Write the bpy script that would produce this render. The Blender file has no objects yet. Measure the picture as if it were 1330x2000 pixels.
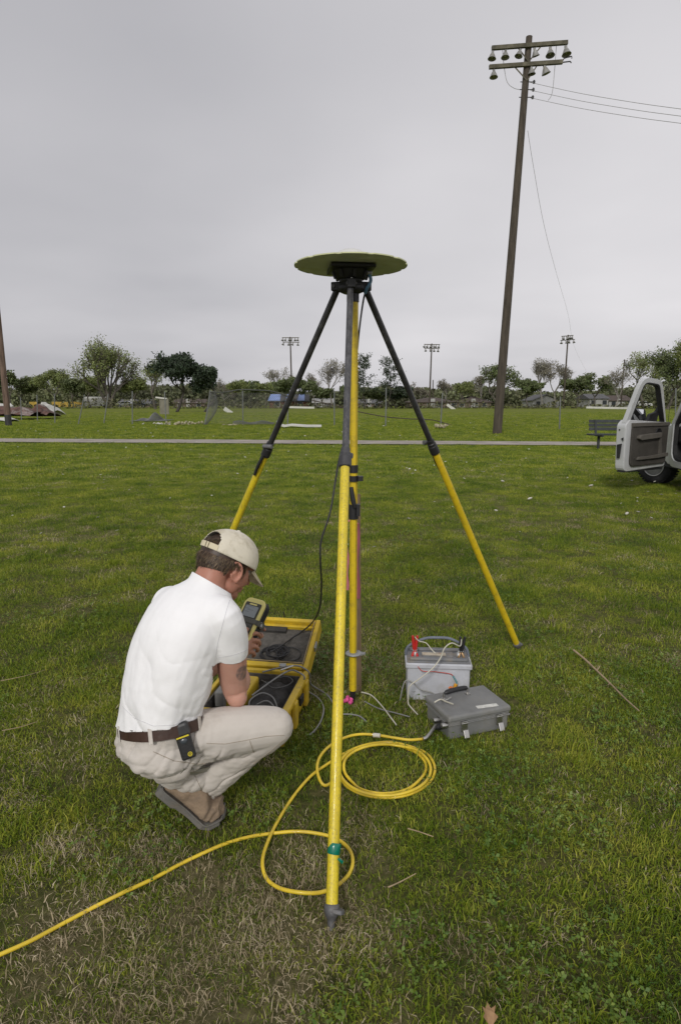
import bpy, bmesh, math, random
import numpy as np
from mathutils import Vector, Matrix, Euler
random.seed(7); RNG = np.random.default_rng(7)
S = bpy.context.scene
COL = S.collection
pi = math.pi

# ------------------------------------------------------------------ camera
FPX, CX, CY, EYE, HORIZON = 1200.0, 665.0, 1000.0, 1.5, 783.0
PITCH = math.atan((CY - HORIZON) / FPX)
cam_data = bpy.data.cameras.new('camera')
cam = bpy.data.objects.new('camera', cam_data); COL.objects.link(cam)
cam.location = (0, 0, EYE); cam.rotation_euler = (pi / 2 - PITCH, 0, 0)
cam_data.sensor_fit = 'VERTICAL'; cam_data.sensor_height = 36.0; cam_data.sensor_width = 24.0
cam_data.lens = 36.0 * FPX / 2000.0
cam_data.clip_start = 0.05; cam_data.clip_end = 6000
S.camera = cam

# ------------------------------------------------------------------ sky, sun, exposure
SUN_EL, SUN_AZ = math.radians(32), math.radians(196)     # azimuth clockwise from +Y: behind the camera, a little to its left
world = bpy.data.worlds.new('World'); S.world = world; world.use_nodes = True
nt = world.node_tree; nt.nodes.clear()
def N(t, typ, **kw):
    n = t.nodes.new(typ)
    for k, v in kw.items(): setattr(n, k, v)
    return n
out = N(nt, 'ShaderNodeOutputWorld'); bg = N(nt, 'ShaderNodeBackground')
sky = N(nt, 'ShaderNodeTexSky', sky_type='NISHITA', sun_disc=False)
sky.sun_elevation = SUN_EL; sky.sun_rotation = SUN_AZ; sky.air_density = 1.0; sky.dust_density = 3.0
hs = N(nt, 'ShaderNodeHueSaturation'); hs.inputs['Saturation'].default_value = 0.12
tc = N(nt, 'ShaderNodeTexCoord'); sep = N(nt, 'ShaderNodeSeparateXYZ')
nt.links.new(tc.outputs['Generated'], sep.inputs[0])
def M_(t, op, a, b=None, c=None):
    n = N(t, 'ShaderNodeMath', operation=op)
    for i, v in enumerate((a, b, c)):
        if v is None: continue
        if isinstance(v, (int, float)): n.inputs[i].default_value = v
        else: t.links.new(v, n.inputs[i])
    return n.outputs[0]
zz = M_(nt, 'ADD', M_(nt, 'ABSOLUTE', sep.outputs['Z']), 0.16)
cx_ = M_(nt, 'DIVIDE', sep.outputs['X'], zz); cy_ = M_(nt, 'DIVIDE', sep.outputs['Y'], zz)
comb = N(nt, 'ShaderNodeCombineXYZ'); nt.links.new(cx_, comb.inputs[0]); nt.links.new(cy_, comb.inputs[1])
nz = N(nt, 'ShaderNodeTexNoise'); nz.inputs['Scale'].default_value = 0.36; nz.inputs['Detail'].default_value = 3.5; nz.inputs['Roughness'].default_value = 0.5
nt.links.new(comb.outputs[0], nz.inputs['Vector'])
nz2 = N(nt, 'ShaderNodeTexNoise'); nz2.inputs['Scale'].default_value = 1.6; nz2.inputs['Detail'].default_value = 6
nt.links.new(comb.outputs[0], nz2.inputs['Vector'])
# cloud bands plus painted lens vignetting: sky colour darkens leftwards and lightens rightwards
azg = M_(nt, 'MULTIPLY_ADD', sep.outputs['X'], 0.16, 0.0)
cl = M_(nt, 'ADD', M_(nt, 'MULTIPLY', nz.outputs['Fac'], 0.62), M_(nt, 'MULTIPLY', nz2.outputs['Fac'], 0.07))
cl = M_(nt, 'ADD', cl, azg)
ramp = N(nt, 'ShaderNodeValToRGB')
ramp.color_ramp.elements[0].position = 0.20; ramp.color_ramp.elements[0].color = (3.9, 3.88, 4.15, 1)
ramp.color_ramp.elements[1].position = 0.56; ramp.color_ramp.elements[1].color = (7.7, 7.5, 7.68, 1)
nt.links.new(cl, ramp.inputs['Fac'])
mix = N(nt, 'ShaderNodeMix', data_type='RGBA'); mix.inputs['Factor'].default_value = 0.9
nt.links.new(sky.outputs[0], hs.inputs['Color'])
nt.links.new(hs.outputs[0], mix.inputs['A']); nt.links.new(ramp.outputs[0], mix.inputs['B'])
nt.links.new(mix.outputs['Result'], bg.inputs['Color']); bg.inputs['Strength'].default_value = 0.1
nt.links.new(bg.outputs[0], out.inputs[0])

sd = bpy.data.lights.new('sun', 'SUN'); sd.energy = 1.5; sd.angle = math.radians(10); sd.color = (1.0, 0.96, 0.9)
sun = bpy.data.objects.new('sun', sd); COL.objects.link(sun)
sv = Vector((math.sin(SUN_AZ) * math.cos(SUN_EL), math.cos(SUN_AZ) * math.cos(SUN_EL), math.sin(SUN_EL)))
sun.rotation_euler = (-sv).to_track_quat('-Z', 'Y').to_euler()
S.view_settings.view_transform = 'Standard'; S.view_settings.look = 'None'
S.view_settings.exposure = 0.2; S.view_settings.gamma = 1.0; S.view_settings.use_curve_mapping = False
S.cycles.use_denoising = True; S.cycles.max_bounces = 6; S.cycles.transparent_max_bounces = 8
S.cycles.caustics_reflective = False; S.cycles.caustics_refractive = False

# ------------------------------------------------------------------ geometry from the survey of the picture
FWD = Vector((0, math.cos(PITCH), -math.sin(PITCH))); UPV = Vector((0, math.sin(PITCH), math.cos(PITCH)))
def ray(px, py): return FWD + Vector((1, 0, 0)) * ((px - CX) / FPX) - UPV * ((py - CY) / FPX)
def P(px, py, d):
    r = ray(px, py); return Vector((0, 0, EYE)) + r * (d / r.y)
def G(px, py, z=0.0):
    r = ray(px, py); return Vector((0, 0, EYE)) + r * ((z - EYE) / r.z)

# ------------------------------------------------------------------ materials
MAT = {}
def link(t, a, b): t.links.new(a, b)
def mat(name, col, rough=0.6, var=0.15, scale=8.0, bump=0.0, bscale=60.0, metal=0.0, col2=None, coat=0.0, spec=0.5, island=0.0, coord='Object', dirt=None, dirt_scale=5.0, dirt_amt=0.5, sub=0.0, trans=0.0, stretch=None, sheen=0.0, emit=None):
    if name in MAT: return MAT[name]
    m = bpy.data.materials.new(name); m.use_nodes = True; t = m.node_tree
    b = t.nodes['Principled BSDF']
    b.inputs['Roughness'].default_value = rough; b.inputs['Metallic'].default_value = metal
    b.inputs['Specular IOR Level'].default_value = spec; b.inputs['Coat Weight'].default_value = coat
    b.inputs['Sheen Weight'].default_value = sheen
    if sub: b.inputs['Subsurface Weight'].default_value = sub; b.inputs['Subsurface Radius'].default_value = (0.6, 0.25, 0.12); b.inputs['Subsurface Scale'].default_value = 0.01
    tcn = N(t, 'ShaderNodeTexCoord'); vec = tcn.outputs[coord] if coord != 'World' else N(t, 'ShaderNodeNewGeometry').outputs['Position']
    if stretch:
        mp = N(t, 'ShaderNodeMapping'); mp.inputs['Scale'].default_value = stretch; link(t, vec, mp.inputs[0]); vec = mp.outputs[0]
    nz = N(t, 'ShaderNodeTexNoise'); nz.inputs['Scale'].default_value = scale; nz.inputs['Detail'].default_value = 6; nz.inputs['Roughness'].default_value = 0.6
    link(t, vec, nz.inputs['Vector'])
    c2 = col2 or tuple(max(0, c * (1 - 2 * var)) for c in col)
    c1 = col if col2 else tuple(min(1, c * (1 + var)) for c in col)
    mr = N(t, 'ShaderNodeMapRange'); mr.inputs['From Min'].default_value = 0.3; mr.inputs['From Max'].default_value = 0.7
    link(t, nz.outputs['Fac'], mr.inputs['Value'])
    mx = N(t, 'ShaderNodeMix', data_type='RGBA'); mx.inputs['A'].default_value = (*c2, 1); mx.inputs['B'].default_value = (*c1, 1)
    link(t, mr.outputs[0], mx.inputs['Factor']); cur = mx.outputs['Result']
    if dirt:
        n2 = N(t, 'ShaderNodeTexNoise'); n2.inputs['Scale'].default_value = dirt_scale; n2.inputs['Detail'].default_value = 8; n2.inputs['Roughness'].default_value = 0.7
        link(t, vec, n2.inputs['Vector'])
        r2 = N(t, 'ShaderNodeMapRange'); r2.inputs['From Min'].default_value = 0.5; r2.inputs['From Max'].default_value = 0.68; r2.inputs['To Max'].default_value = dirt_amt
        link(t, n2.outputs['Fac'], r2.inputs['Value'])
        m2 = N(t, 'ShaderNodeMix', data_type='RGBA'); m2.inputs['B'].default_value = (*dirt, 1)
        link(t, cur, m2.inputs['A']); link(t, r2.outputs[0], m2.inputs['Factor']); cur = m2.outputs['Result']
    if island:
        g = N(t, 'ShaderNodeNewGeometry'); h = N(t, 'ShaderNodeHueSaturation')
        v = M_(t, 'MULTIPLY_ADD', g.outputs['Random Per Island'], island * 2, 1 - island)
        hu = M_(t, 'MULTIPLY_ADD', g.outputs['Random Per Island'], 0.04, 0.48)
        link(t, v, h.inputs['Value']); link(t, hu, h.inputs['Hue']); link(t, cur, h.inputs['Color']); cur = h.outputs[0]
    link(t, cur, b.inputs['Base Color'])
    if bump:
        n3 = N(t, 'ShaderNodeTexNoise'); n3.inputs['Scale'].default_value = bscale; n3.inputs['Detail'].default_value = 5; link(t, vec, n3.inputs['Vector'])
        bp = N(t, 'ShaderNodeBump'); bp.inputs['Strength'].default_value = bump; bp.inputs['Distance'].default_value = 0.01
        link(t, n3.outputs['Fac'], bp.inputs['Height']); link(t, bp.outputs[0], b.inputs['Normal'])
    if trans:
        tr = N(t, 'ShaderNodeBsdfTranslucent'); link(t, cur, tr.inputs[0])
        ms = N(t, 'ShaderNodeMixShader'); ms.inputs[0].default_value = trans
        link(t, b.outputs[0], ms.inputs[1]); link(t, tr.outputs[0], ms.inputs[2])
        link(t, ms.outputs[0], t.nodes['Material Output'].inputs[0])
    MAT[name] = m; return m

# ------------------------------------------------------------------ mesh builder, object helpers
WM = {}
def tag(o, label=None, cat=None, group=None, kind=None):
    for k, v in (('label', label), ('category', cat), ('group', group), ('kind', kind)):
        if v: o[k] = v
    return o
def empty(name, loc, label=None, cat=None, group=None, kind=None, rz=0.0):
    o = bpy.data.objects.new(name, None); COL.objects.link(o); o.empty_display_size = 0.1
    o.location = loc; o.rotation_euler = (0, 0, rz)
    WM[o.name] = Matrix.Translation(loc) @ Matrix.Rotation(rz, 4, 'Z')
    return tag(o, label, cat, group, kind)
def frame_of(d):
    d = Vector(d).normalized(); a = Vector((0, 0, 1)) if abs(d.z) < 0.95 else Vector((0, 1, 0))
    u = d.cross(a).normalized(); return u, d.cross(u).normalized(), d
class MB:
    def __init__(s): s.v = []; s.f = []; s.smooth = []
    def add(s, vs, fs, smooth=False):
        o = len(s.v); s.v += [tuple(v) for v in vs]; s.f += [tuple(i + o for i in f) for f in fs]; s.smooth += [smooth] * len(fs); return s
    def box(s, c, size, rot=None, taper=1.0):
        x, y, z = (k / 2 for k in size); R = rot if rot is not None else Matrix.Identity(3)
        vs = [Vector((sx * x * (taper if sz > 0 else 1), sy * y * (taper if sz > 0 else 1), sz * z)) for sz in (-1, 1) for sx, sy in ((-1, -1), (1, -1), (1, 1), (-1, 1))]
        return s.add([Vector(c) + R @ v for v in vs], [(3, 2, 1, 0), (4, 5, 6, 7), (0, 1, 5, 4), (1, 2, 6, 5), (2, 3, 7, 6), (3, 0, 4, 7)])
    def rings(s, rings, cap=True, smooth=True, closed=True):
        n = len(rings[0]); vs = [v for r in rings for v in r]; fs = []
        for i in range(len(rings) - 1):
            for j in range(n if closed else n - 1):
                k = (j + 1) % n; fs.append((i * n + j, i * n + k, (i + 1) * n + k, (i + 1) * n + j))
        s.add(vs, fs, smooth)
        if cap:
            s.add(rings[0], [tuple(range(n))[::-1]]); s.add(rings[-1], [tuple(range(n))])
        return s
    def tube(s, pts, r, n=10, cap=True, smooth=True):
        pts = [Vector(p) for p in pts]; rs = r if hasattr(r, '__len__') else [r] * len(pts)
        rings = []; u = None
        for i, p in enumerate(pts):
            d = (pts[min(i + 1, len(pts) - 1)] - pts[max(i - 1, 0)])
            if d.length < 1e-9: d = Vector((0, 0, 1))
            d.normalize()
            if u is None: u, w, _ = frame_of(d)
            else:
                u = (u - d * u.dot(d)).normalized(); w = d.cross(u)
            w = d.cross(u)
            rings.append([p + (u * math.cos(a) + w * math.sin(a)) * rs[i] for a in (2 * pi * k / n for k in range(n))])
        return s.rings(rings, cap, smooth)
    def lathe(s, c, prof, n=24, axis=(0, 0, 1), cap=True, smooth=True):
        u, w, d = frame_of(axis)
        return s.rings([[Vector(c) + d * z + (u * math.cos(2 * pi * k / n) + w * math.sin(2 * pi * k / n)) * max(r, 1e-5) for k in range(n)] for r, z in prof], cap, smooth)
    def slab(s, poly, axis, h):
        a = Vector(axis); n = len(poly); lo = [Vector(p) for p in poly]; hi = [p + a * h for p in lo]
        return s.add(lo + hi, [tuple(range(n))[::-1], tuple(range(n, 2 * n))] + [(i, (i + 1) % n, n + (i + 1) % n, n + i) for i in range(n)])
    def ellipsoid(s, c, r, R=None, nu=16, nv=10):
        R = R if R is not None else Matrix.Identity(3); c = Vector(c)
        rings = [[c + R @ Vector((r[0] * math.sin(t) * math.cos(a), r[1] * math.sin(t) * math.sin(a), r[2] * math.cos(t))) for a in (2 * pi * k / nu for k in range(nu))] for t in (pi - (pi * (j + 0.02) / (nv + 0.04)) for j in range(nv + 1))]
        return s.rings(rings, True, True)
    def build(s, name, m, parent=None, bevel=0.0, label=None, cat=None, group=None, kind=None, segs=2):
        me = bpy.data.meshes.new(name)
        W = WM[parent.name] if parent is not None else Matrix.Identity(4)
        Wi = W.inverted(); me.from_pydata([tuple(Wi @ Vector(v)) for v in s.v], [], s.f)
        if len(me.polygons) == len(s.smooth): me.polygons.foreach_set('use_smooth', s.smooth)
        if m is not None: me.materials.append(m)
        o = bpy.data.objects.new(name, me); COL.objects.link(o); o.parent = parent; WM[o.name] = W
        if bevel:
            b = o.modifiers.new('b', 'BEVEL'); b.width = bevel; b.segments = segs; b.limit_method = 'ANGLE'; b.angle_limit = 0.6; b.harden_normals = False
        return tag(o, label, cat, group, kind)
def np_mesh(name, V, F, m, parent=None, smooth=True):
    me = bpy.data.meshes.new(name); V = np.asarray(V, dtype=np.float32); F = np.asarray(F, dtype=np.int32)
    me.vertices.add(len(V)); me.vertices.foreach_set('co', V.ravel())
    k = F.shape[1]; me.loops.add(F.size); me.loops.foreach_set('vertex_index', F.ravel())
    me.polygons.add(len(F)); me.polygons.foreach_set('loop_start', np.arange(0, F.size, k, dtype=np.int32))
    me.polygons.foreach_set('use_smooth', np.full(len(F), smooth)); me.update(); me.validate()
    if m: me.materials.append(m)
    o = bpy.data.objects.new(name, me); COL.objects.link(o); o.parent = parent
    WM[o.name] = WM[parent.name] if parent is not None else Matrix.Identity(4)
    if parent is not None: 
        Wi = WM[parent.name].inverted(); me.transform(Wi)
    return o
def px_of(p):
    q = Vector(p) - Vector((0, 0, EYE)); zc = q.dot(FWD); return CX + FPX * q.x / zc, CY - FPX * q.dot(UPV) / zc
def t_at_y(a, b, y):
    lo, hi = 0.0, 1.0
    for _ in range(40):
        m = (lo + hi) / 2
        if px_of(Vector(a).lerp(Vector(b), m))[1] > y: lo = m
        else: hi = m
    return lo
def copy_tree(o, parent=None):
    c = o.copy(); COL.objects.link(c); c.parent = parent; WM[c.name] = WM.get(o.name, Matrix.Identity(4))
    for ch in list(o.children): copy_tree(ch, c)
    return c
def spline(pts, n=8):
    pts = [Vector(p) for p in pts]; o = []
    for i in range(len(pts) - 1):
        a, b, c, d = pts[max(i - 1, 0)], pts[i], pts[i + 1], pts[min(i + 2, len(pts) - 1)]
        for k in range(n):
            t = k / n; o.append(0.5 * ((2 * b) + (c - a) * t + (2 * a - 5 * b + 4 * c - d) * t * t + (3 * b - a - 3 * c + d) * t ** 3))
    o.append(pts[-1]); return o
def fbm(x, y, seed=0, octaves=4, f=1.0):
    x = np.asarray(x, dtype=float); y = np.asarray(y, dtype=float); tot = 0; amp = 0.5
    for o in range(octaves):
        X, Y = x * f, y * f; i = np.floor(X); j = np.floor(Y); u = X - i; v = Y - j; u = u * u * (3 - 2 * u); v = v * v * (3 - 2 * v)
        h = lambda a, b: np.modf(np.abs(np.sin(a * 127.1 + b * 311.7 + seed * 74.7 + o * 19.3) * 43758.5453))[0]
        tot = tot + amp * ((h(i, j) * (1 - u) + h(i + 1, j) * u) * (1 - v) + (h(i, j + 1) * (1 - u) + h(i + 1, j + 1) * u) * v)
        amp *= 0.5; f *= 2
    return tot
# ------------------------------------------------------------------ ground
def straw_amount(x, y):
    s = 1.6 * (fbm(x, y, 3, 4, 1.3) - 0.45) + 0.9 * (fbm(x, y, 5, 3, 5.0) - 0.45)
    spots = [(540, 1900, .22, .9), (330, 1770, .22, .8), (690, 1665, .15, .8), (735, 1250, .2, .45), (1090, 1225, .16, .6), (840, 1235, .15, .4), (30, 1450, .25, .6),
             (210, 1640, .18, .6), (440, 1010, .3, .5), (120, 1950, .2, .5), (300, 1920, .2, .6), (660, 1760, .12, .6), (640, 1960, .2, .7), (1180, 1950, .2, .3), (820, 1420, .12, .4)]
    for px, py, r, a in spots:
        g = G(px, py); s = s + a * np.exp(-((x - g.x) ** 2 + (y - g.y) ** 2) / (2 * r * r))
    lush = [(1050, 1400, .45, .5), (1250, 1650, .4, .4), (120, 1560, .3, .4), (1100, 1750, .35, .5), (430, 1500, .25, .5), (560, 1480, .2, .4), (900, 1950, .2, .2)]
    for px, py, r, a in lush:
        g = G(px, py); s = s - a * np.exp(-((x - g.x) ** 2 + (y - g.y) ** 2) / (2 * r * r))
    s = s * np.clip(4.2 * (fbm(x, y, 41, 4, 8.0) - .27), 0.0, 1.4)
    return np.clip(s, 0, 0.85)
def axis_steps(lo, hi, step, grow, far):
    a = list(np.arange(lo, hi, step)); x = a[-1]; d = step
    while x < far: d *= grow; x += d; a.append(x)
    x = lo; d = step; pre = []
    return a
xs_r = axis_steps(0, 3.2, 0.05, 1.07, 2500); xs = np.array([-v for v in xs_r[:0:-1]] + xs_r)
ys_f = axis_steps(0.6, 5.5, 0.05, 1.06, 2500); ys_b = []
v_, d_ = 0.6, 0.05
while v_ > -60: d_ *= 1.25; v_ -= d_; ys_b.append(v_)
ys = np.array(ys_b[::-1] + ys_f)
X, Y = np.meshgrid(xs, ys); nx, ny = len(xs), len(ys)
def ground_z(x, y):
    near = np.clip((np.hypot(x, y - 2) - 4) / 10, 0, 1)
    return (fbm(x, y, 11, 3, 0.9) - 0.44) * 0.012 + near * (fbm(x, y, 12, 3, 0.12) - 0.44) * 0.05 - 0.004
Z = ground_z(X, Y)
V = np.stack([X.ravel(), Y.ravel(), Z.ravel()], 1)
ii = np.arange(nx * ny).reshape(ny, nx)
F = np.stack([ii[:-1, :-1].ravel(), ii[:-1, 1:].ravel(), ii[1:, 1:].ravel(), ii[1:, :-1].ravel()], 1)
def ground_material():
    m = bpy.data.materials.new('lawn soil and thatch'); m.use_nodes = True; t = m.node_tree; b = t.nodes['Principled BSDF']
    b.inputs['Roughness'].default_value = 0.95; b.inputs['Specular IOR Level'].default_value = 0.1
    pos = N(t, 'ShaderNodeNewGeometry').outputs['Position']
    def noise(sc, det=5, r=0.6, vec=pos):
        n = N(t, 'ShaderNodeTexNoise'); n.inputs['Scale'].default_value = sc; n.inputs['Detail'].default_value = det; n.inputs['Roughness'].default_value = r; link(t, vec, n.inputs['Vector']); return n.outputs['Fac']
    def mixc(f, a, c):
        n = N(t, 'ShaderNodeMix', data_type='RGBA')
        for k, v in (('Factor', f), ('A', a), ('B', c)):
            if isinstance(v, tuple): n.inputs[k].default_value = (*v, 1)
            else: link(t, v, n.inputs[k])
        return n.outputs['Result']
    def rng(v, a, c):
        n = N(t, 'ShaderNodeMapRange'); n.inputs['From Min'].default_value = a; n.inputs['From Max'].default_value = c; link(t, v, n.inputs['Value']); return n.outputs[0]
    at = N(t, 'ShaderNodeAttribute', attribute_name='straw')
    g1 = mixc(rng(noise(2.2), .35, .65), (0.070, 0.112, 0.009), (0.145, 0.192, 0.018))
    g2 = mixc(rng(noise(0.22, 9, .72), .40, .62), g1, (0.175, 0.205, 0.026))
    g3 = mixc(rng(noise(30), .45, .7), g2, (0.125, 0.115, 0.038))
    s1 = mixc(rng(noise(45), .35, .65), (0.085, 0.072, 0.034), (0.25, 0.21, 0.12))
    c = mixc(at.outputs['Fac'], g3, s1)
    th_ = N(t, 'ShaderNodeAttribute', attribute_name='thatch_shade'); c = mixc(th_.outputs['Fac'], c, mixc(rng(noise(26), .4, .65), (0.040, 0.044, 0.017), (0.130, 0.112, 0.052)))
    link(t, c, b.inputs['Base Color'])
    bp = N(t, 'ShaderNodeBump'); bp.inputs['Strength'].default_value = 0.9; bp.inputs['Distance'].default_value = 0.03
    link(t, noise(14, 8, .75), bp.inputs['Height']); link(t, bp.outputs[0], b.inputs['Normal'])
    return m
ground = np_mesh('ground', V, F, ground_material()); tag(ground, 'mown lawn ground reaching to the far tree line', kind='structure')
at_ = ground.data.attributes.new('straw', 'FLOAT', 'POINT')
st = straw_amount(X.ravel(), Y.ravel()); st = np.where(Y.ravel() > 9, st * 0.35, st); at_.data.foreach_set('value', st.astype(np.float32))

an_ = ground.data.attributes.new('thatch_shade', 'FLOAT', 'POINT'); an_.data.foreach_set('value', (np.clip(1 - (Y.ravel() - 5) / 9, 0, 1) * (1 - .55 * st) * .85).astype(np.float32))   # soil and dead stems under the blades, coloured darker for shade between them

# ------------------------------------------------------------------ path
def strip_on_ground(name, near, far, z, m, label, nseg=60):
    # near/far edge lines through pixel pairs
    def line(pair):
        a, b = G(*pair[0]), G(*pair[1]); return a, (b - a).normalized()
    (a0, da), (b0, db) = line(near), line(far); V = []; F = []
    ts = np.linspace(-60, 60, nseg)
    for i, tt in enumerate(ts):
        for k, (o, d) in enumerate(((a0, da), (b0, db))):
            p = o + d * (tt - o.x) ; w = (fbm([tt], [k * 7.0], 4, 3, 0.7)[0] - .45) * .25
            V.append((p.x, p.y + w, z))
    for i in range(nseg - 1): F.append((2 * i, 2 * i + 2, 2 * i + 3, 2 * i + 1))
    o = np_mesh(name, V, F, m); sol = None
    return tag(o, label, kind='structure')
path_mat = mat('path concrete', (0.34, 0.305, 0.265), 0.9, 0.15, 1.5, 0.3, 40, coord='World', dirt=(0.13, 0.11, 0.08), dirt_scale=0.9, dirt_amt=0.6)
path = strip_on_ground('path', ((0, 864.5), (1140, 871)), ((0, 857.5), (1140, 864)), 0.028, path_mat, 'pale concrete footpath crossing the lawn')

# ------------------------------------------------------------------ grass, dead grass, clover
SRC = {}
def source_collection(name):
    c = bpy.data.collections.new(name); SRC[name] = c; return c
def blade_clump(coll, name, m, n, radius, h0, h1, w, lie=0.35, seed=0, curl=0.5):
    r = random.Random(seed); vs = []; fs = []
    for _ in range(n):
        a = r.uniform(0, 2 * pi); q = radius * math.sqrt(r.random()); bx, by = q * math.cos(a), q * math.sin(a)
        h = r.uniform(h0, h1) * (0.6 + 0.4 * r.random()); ww = w * r.choice((.6, .8, 1, 1, 1.3, 1.9))
        la = r.uniform(0, 2 * pi); lean = lie * r.uniform(0.2, 1.6)
        dx, dy = math.cos(la), math.sin(la); sa = r.uniform(0, 2 * pi); sx, sy = math.cos(sa) * ww / 2, math.sin(sa) * ww / 2
        L1 = h * 0.5; t1 = lean * 0.6; t2 = lean * (1 + curl)
        z1 = L1 * math.cos(min(t1, 1.5)); o1 = L1 * math.sin(min(t1, 1.5)); z2 = z1 + L1 * math.cos(min(t2, 1.75)); o2 = o1 + L1 * math.sin(min(t2, 1.75))
        i = len(vs)
        vs += [(bx - sx, by - sy, -0.004), (bx + sx, by + sy, -0.004), (bx + dx * o1 - sx * .8, by + dy * o1 - sy * .8, z1), (bx + dx * o1 + sx * .8, by + dy * o1 + sy * .8, z1), (bx + dx * o2, by + dy * o2, max(z2, 0.002))]
        fs += [(i, i + 1, i + 3, i + 2), (i + 2, i + 3, i + 4)]
    me = bpy.data.meshes.new(name); me.from_pydata(vs, [], fs); me.materials.append(m)
    o = bpy.data.objects.new(name, me); coll.objects.link(o); return o
def clover_clump(coll, name, m, n, radius, seed=0, big=False):
    r = random.Random(seed); vs = []; fs = []
    for _ in range(n):
        a = r.uniform(0, 2 * pi); q = radius * math.sqrt(r.random()); c = Vector((q * math.cos(a), q * math.sin(a), r.uniform(.010, .036)))
        s = r.uniform(.0035, .0078); tilt = Euler((r.uniform(-.6, .6), r.uniform(-.6, .6), r.uniform(0, 6))).to_matrix()
        for k in range(3):
            b = 2 * pi * k / 3; d = Vector((math.cos(b), math.sin(b), .25)); e = Vector((-math.sin(b), math.cos(b), .25))
            i = len(vs)
            vs += [c, c + tilt @ (d * s * .9 - e * s * .62), c + tilt @ (d * s * 1.7), c + tilt @ (d * s * .9 + e * s * .62)]
            fs.append((i, i + 1, i + 2, i + 3))
    me = bpy.data.meshes.new(name); me.from_pydata([tuple(v) for v in vs], [], fs); me.materials.append(m)
    o = bpy.data.objects.new(name, me); coll.objects.link(o); return o
def grass_material(name, ca, cb, cc, tr=0.25, rough=0.55):
    m = bpy.data.materials.new(name); m.use_nodes = True; t = m.node_tree; b = t.nodes['Principled BSDF']
    b.inputs['Roughness'].default_value = rough; b.inputs['Specular IOR Level'].default_value = 0.35
    g = N(t, 'ShaderNodeNewGeometry'); oi = N(t, 'ShaderNodeObjectInfo')
    n = N(t, 'ShaderNodeTexNoise'); n.inputs['Scale'].default_value = 1.3; n.inputs['Detail'].default_value = 7; n.inputs['Roughness'].default_value = .7; link(t, g.outputs['Position'], n.inputs['Vector'])
    rp = N(t, 'ShaderNodeValToRGB'); e = rp.color_ramp.elements
    e[0].position = 0.0; e[0].color = (*ca, 1); e[1].position = 1.0; e[1].color = (*cc, 1); k = e.new(0.5); k.color = (*cb, 1)
    f = M_(t, 'ADD', M_(t, 'MULTIPLY', g.outputs['Random Per Island'], 0.65), M_(t, 'MULTIPLY_ADD', n.outputs['Fac'], 1.9, -0.82))
    f = M_(t, 'ADD', f, M_(t, 'MULTIPLY_ADD', oi.outputs['Random'], 0.3, -0.15))
    link(t, f, rp.inputs['Fac']); link(t, rp.outputs[0], b.inputs['Base Color'])
    tr_ = N(t, 'ShaderNodeBsdfTranslucent'); link(t, rp.outputs[0], tr_.inputs[0]); ms = N(t, 'ShaderNodeMixShader'); ms.inputs[0].default_value = tr
    link(t, b.outputs[0], ms.inputs[1]); link(t, tr_.outputs[0], ms.inputs[2]); link(t, ms.outputs[0], t.nodes['Material Output'].inputs[0])
    return m
gm_green = grass_material('grass blades', (0.038, 0.090, 0.006), (0.180, 0.250, 0.014), (0.450, 0.440, 0.065))
gm_dead = grass_material('dead grass', (0.20, 0.16, 0.085), (0.44, 0.36, 0.23), (0.72, 0.63, 0.46), 0.2, 0.8)
gm_clover = grass_material('clover leaves', (0.060, 0.125, 0.016), (0.130, 0.205, 0.030), (0.25, 0.31, 0.060), 0.25, 0.5)
cg = source_collection('grass_sources'); cd = source_collection('dead_sources'); cc = source_collection('clover_sources')
for k in range(4): blade_clump(cg, 'ga%d' % k, gm_green, 70, .080, .022, .050, .0022, 1.05, 10 + k)
for k in range(2): blade_clump(cg, 'gb%d' % k, gm_green, 40, .055, .050, .095, .0028, .75, 20 + k)
for k in range(2): blade_clump(cg, 'gc%d' % k, gm_green, 30, .11, .035, .06, .0060, .7, 30 + k)       # far, coarser
for k in range(4): blade_clump(cd, 'da%d' % k, gm_dead, 52, .085, .015, .055, .0018, 1.5, 40 + k, .3)
for k in range(4): clover_clump(cc, 'ca%d' % k, gm_clover, 24, .10, 50 + k)
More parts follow.
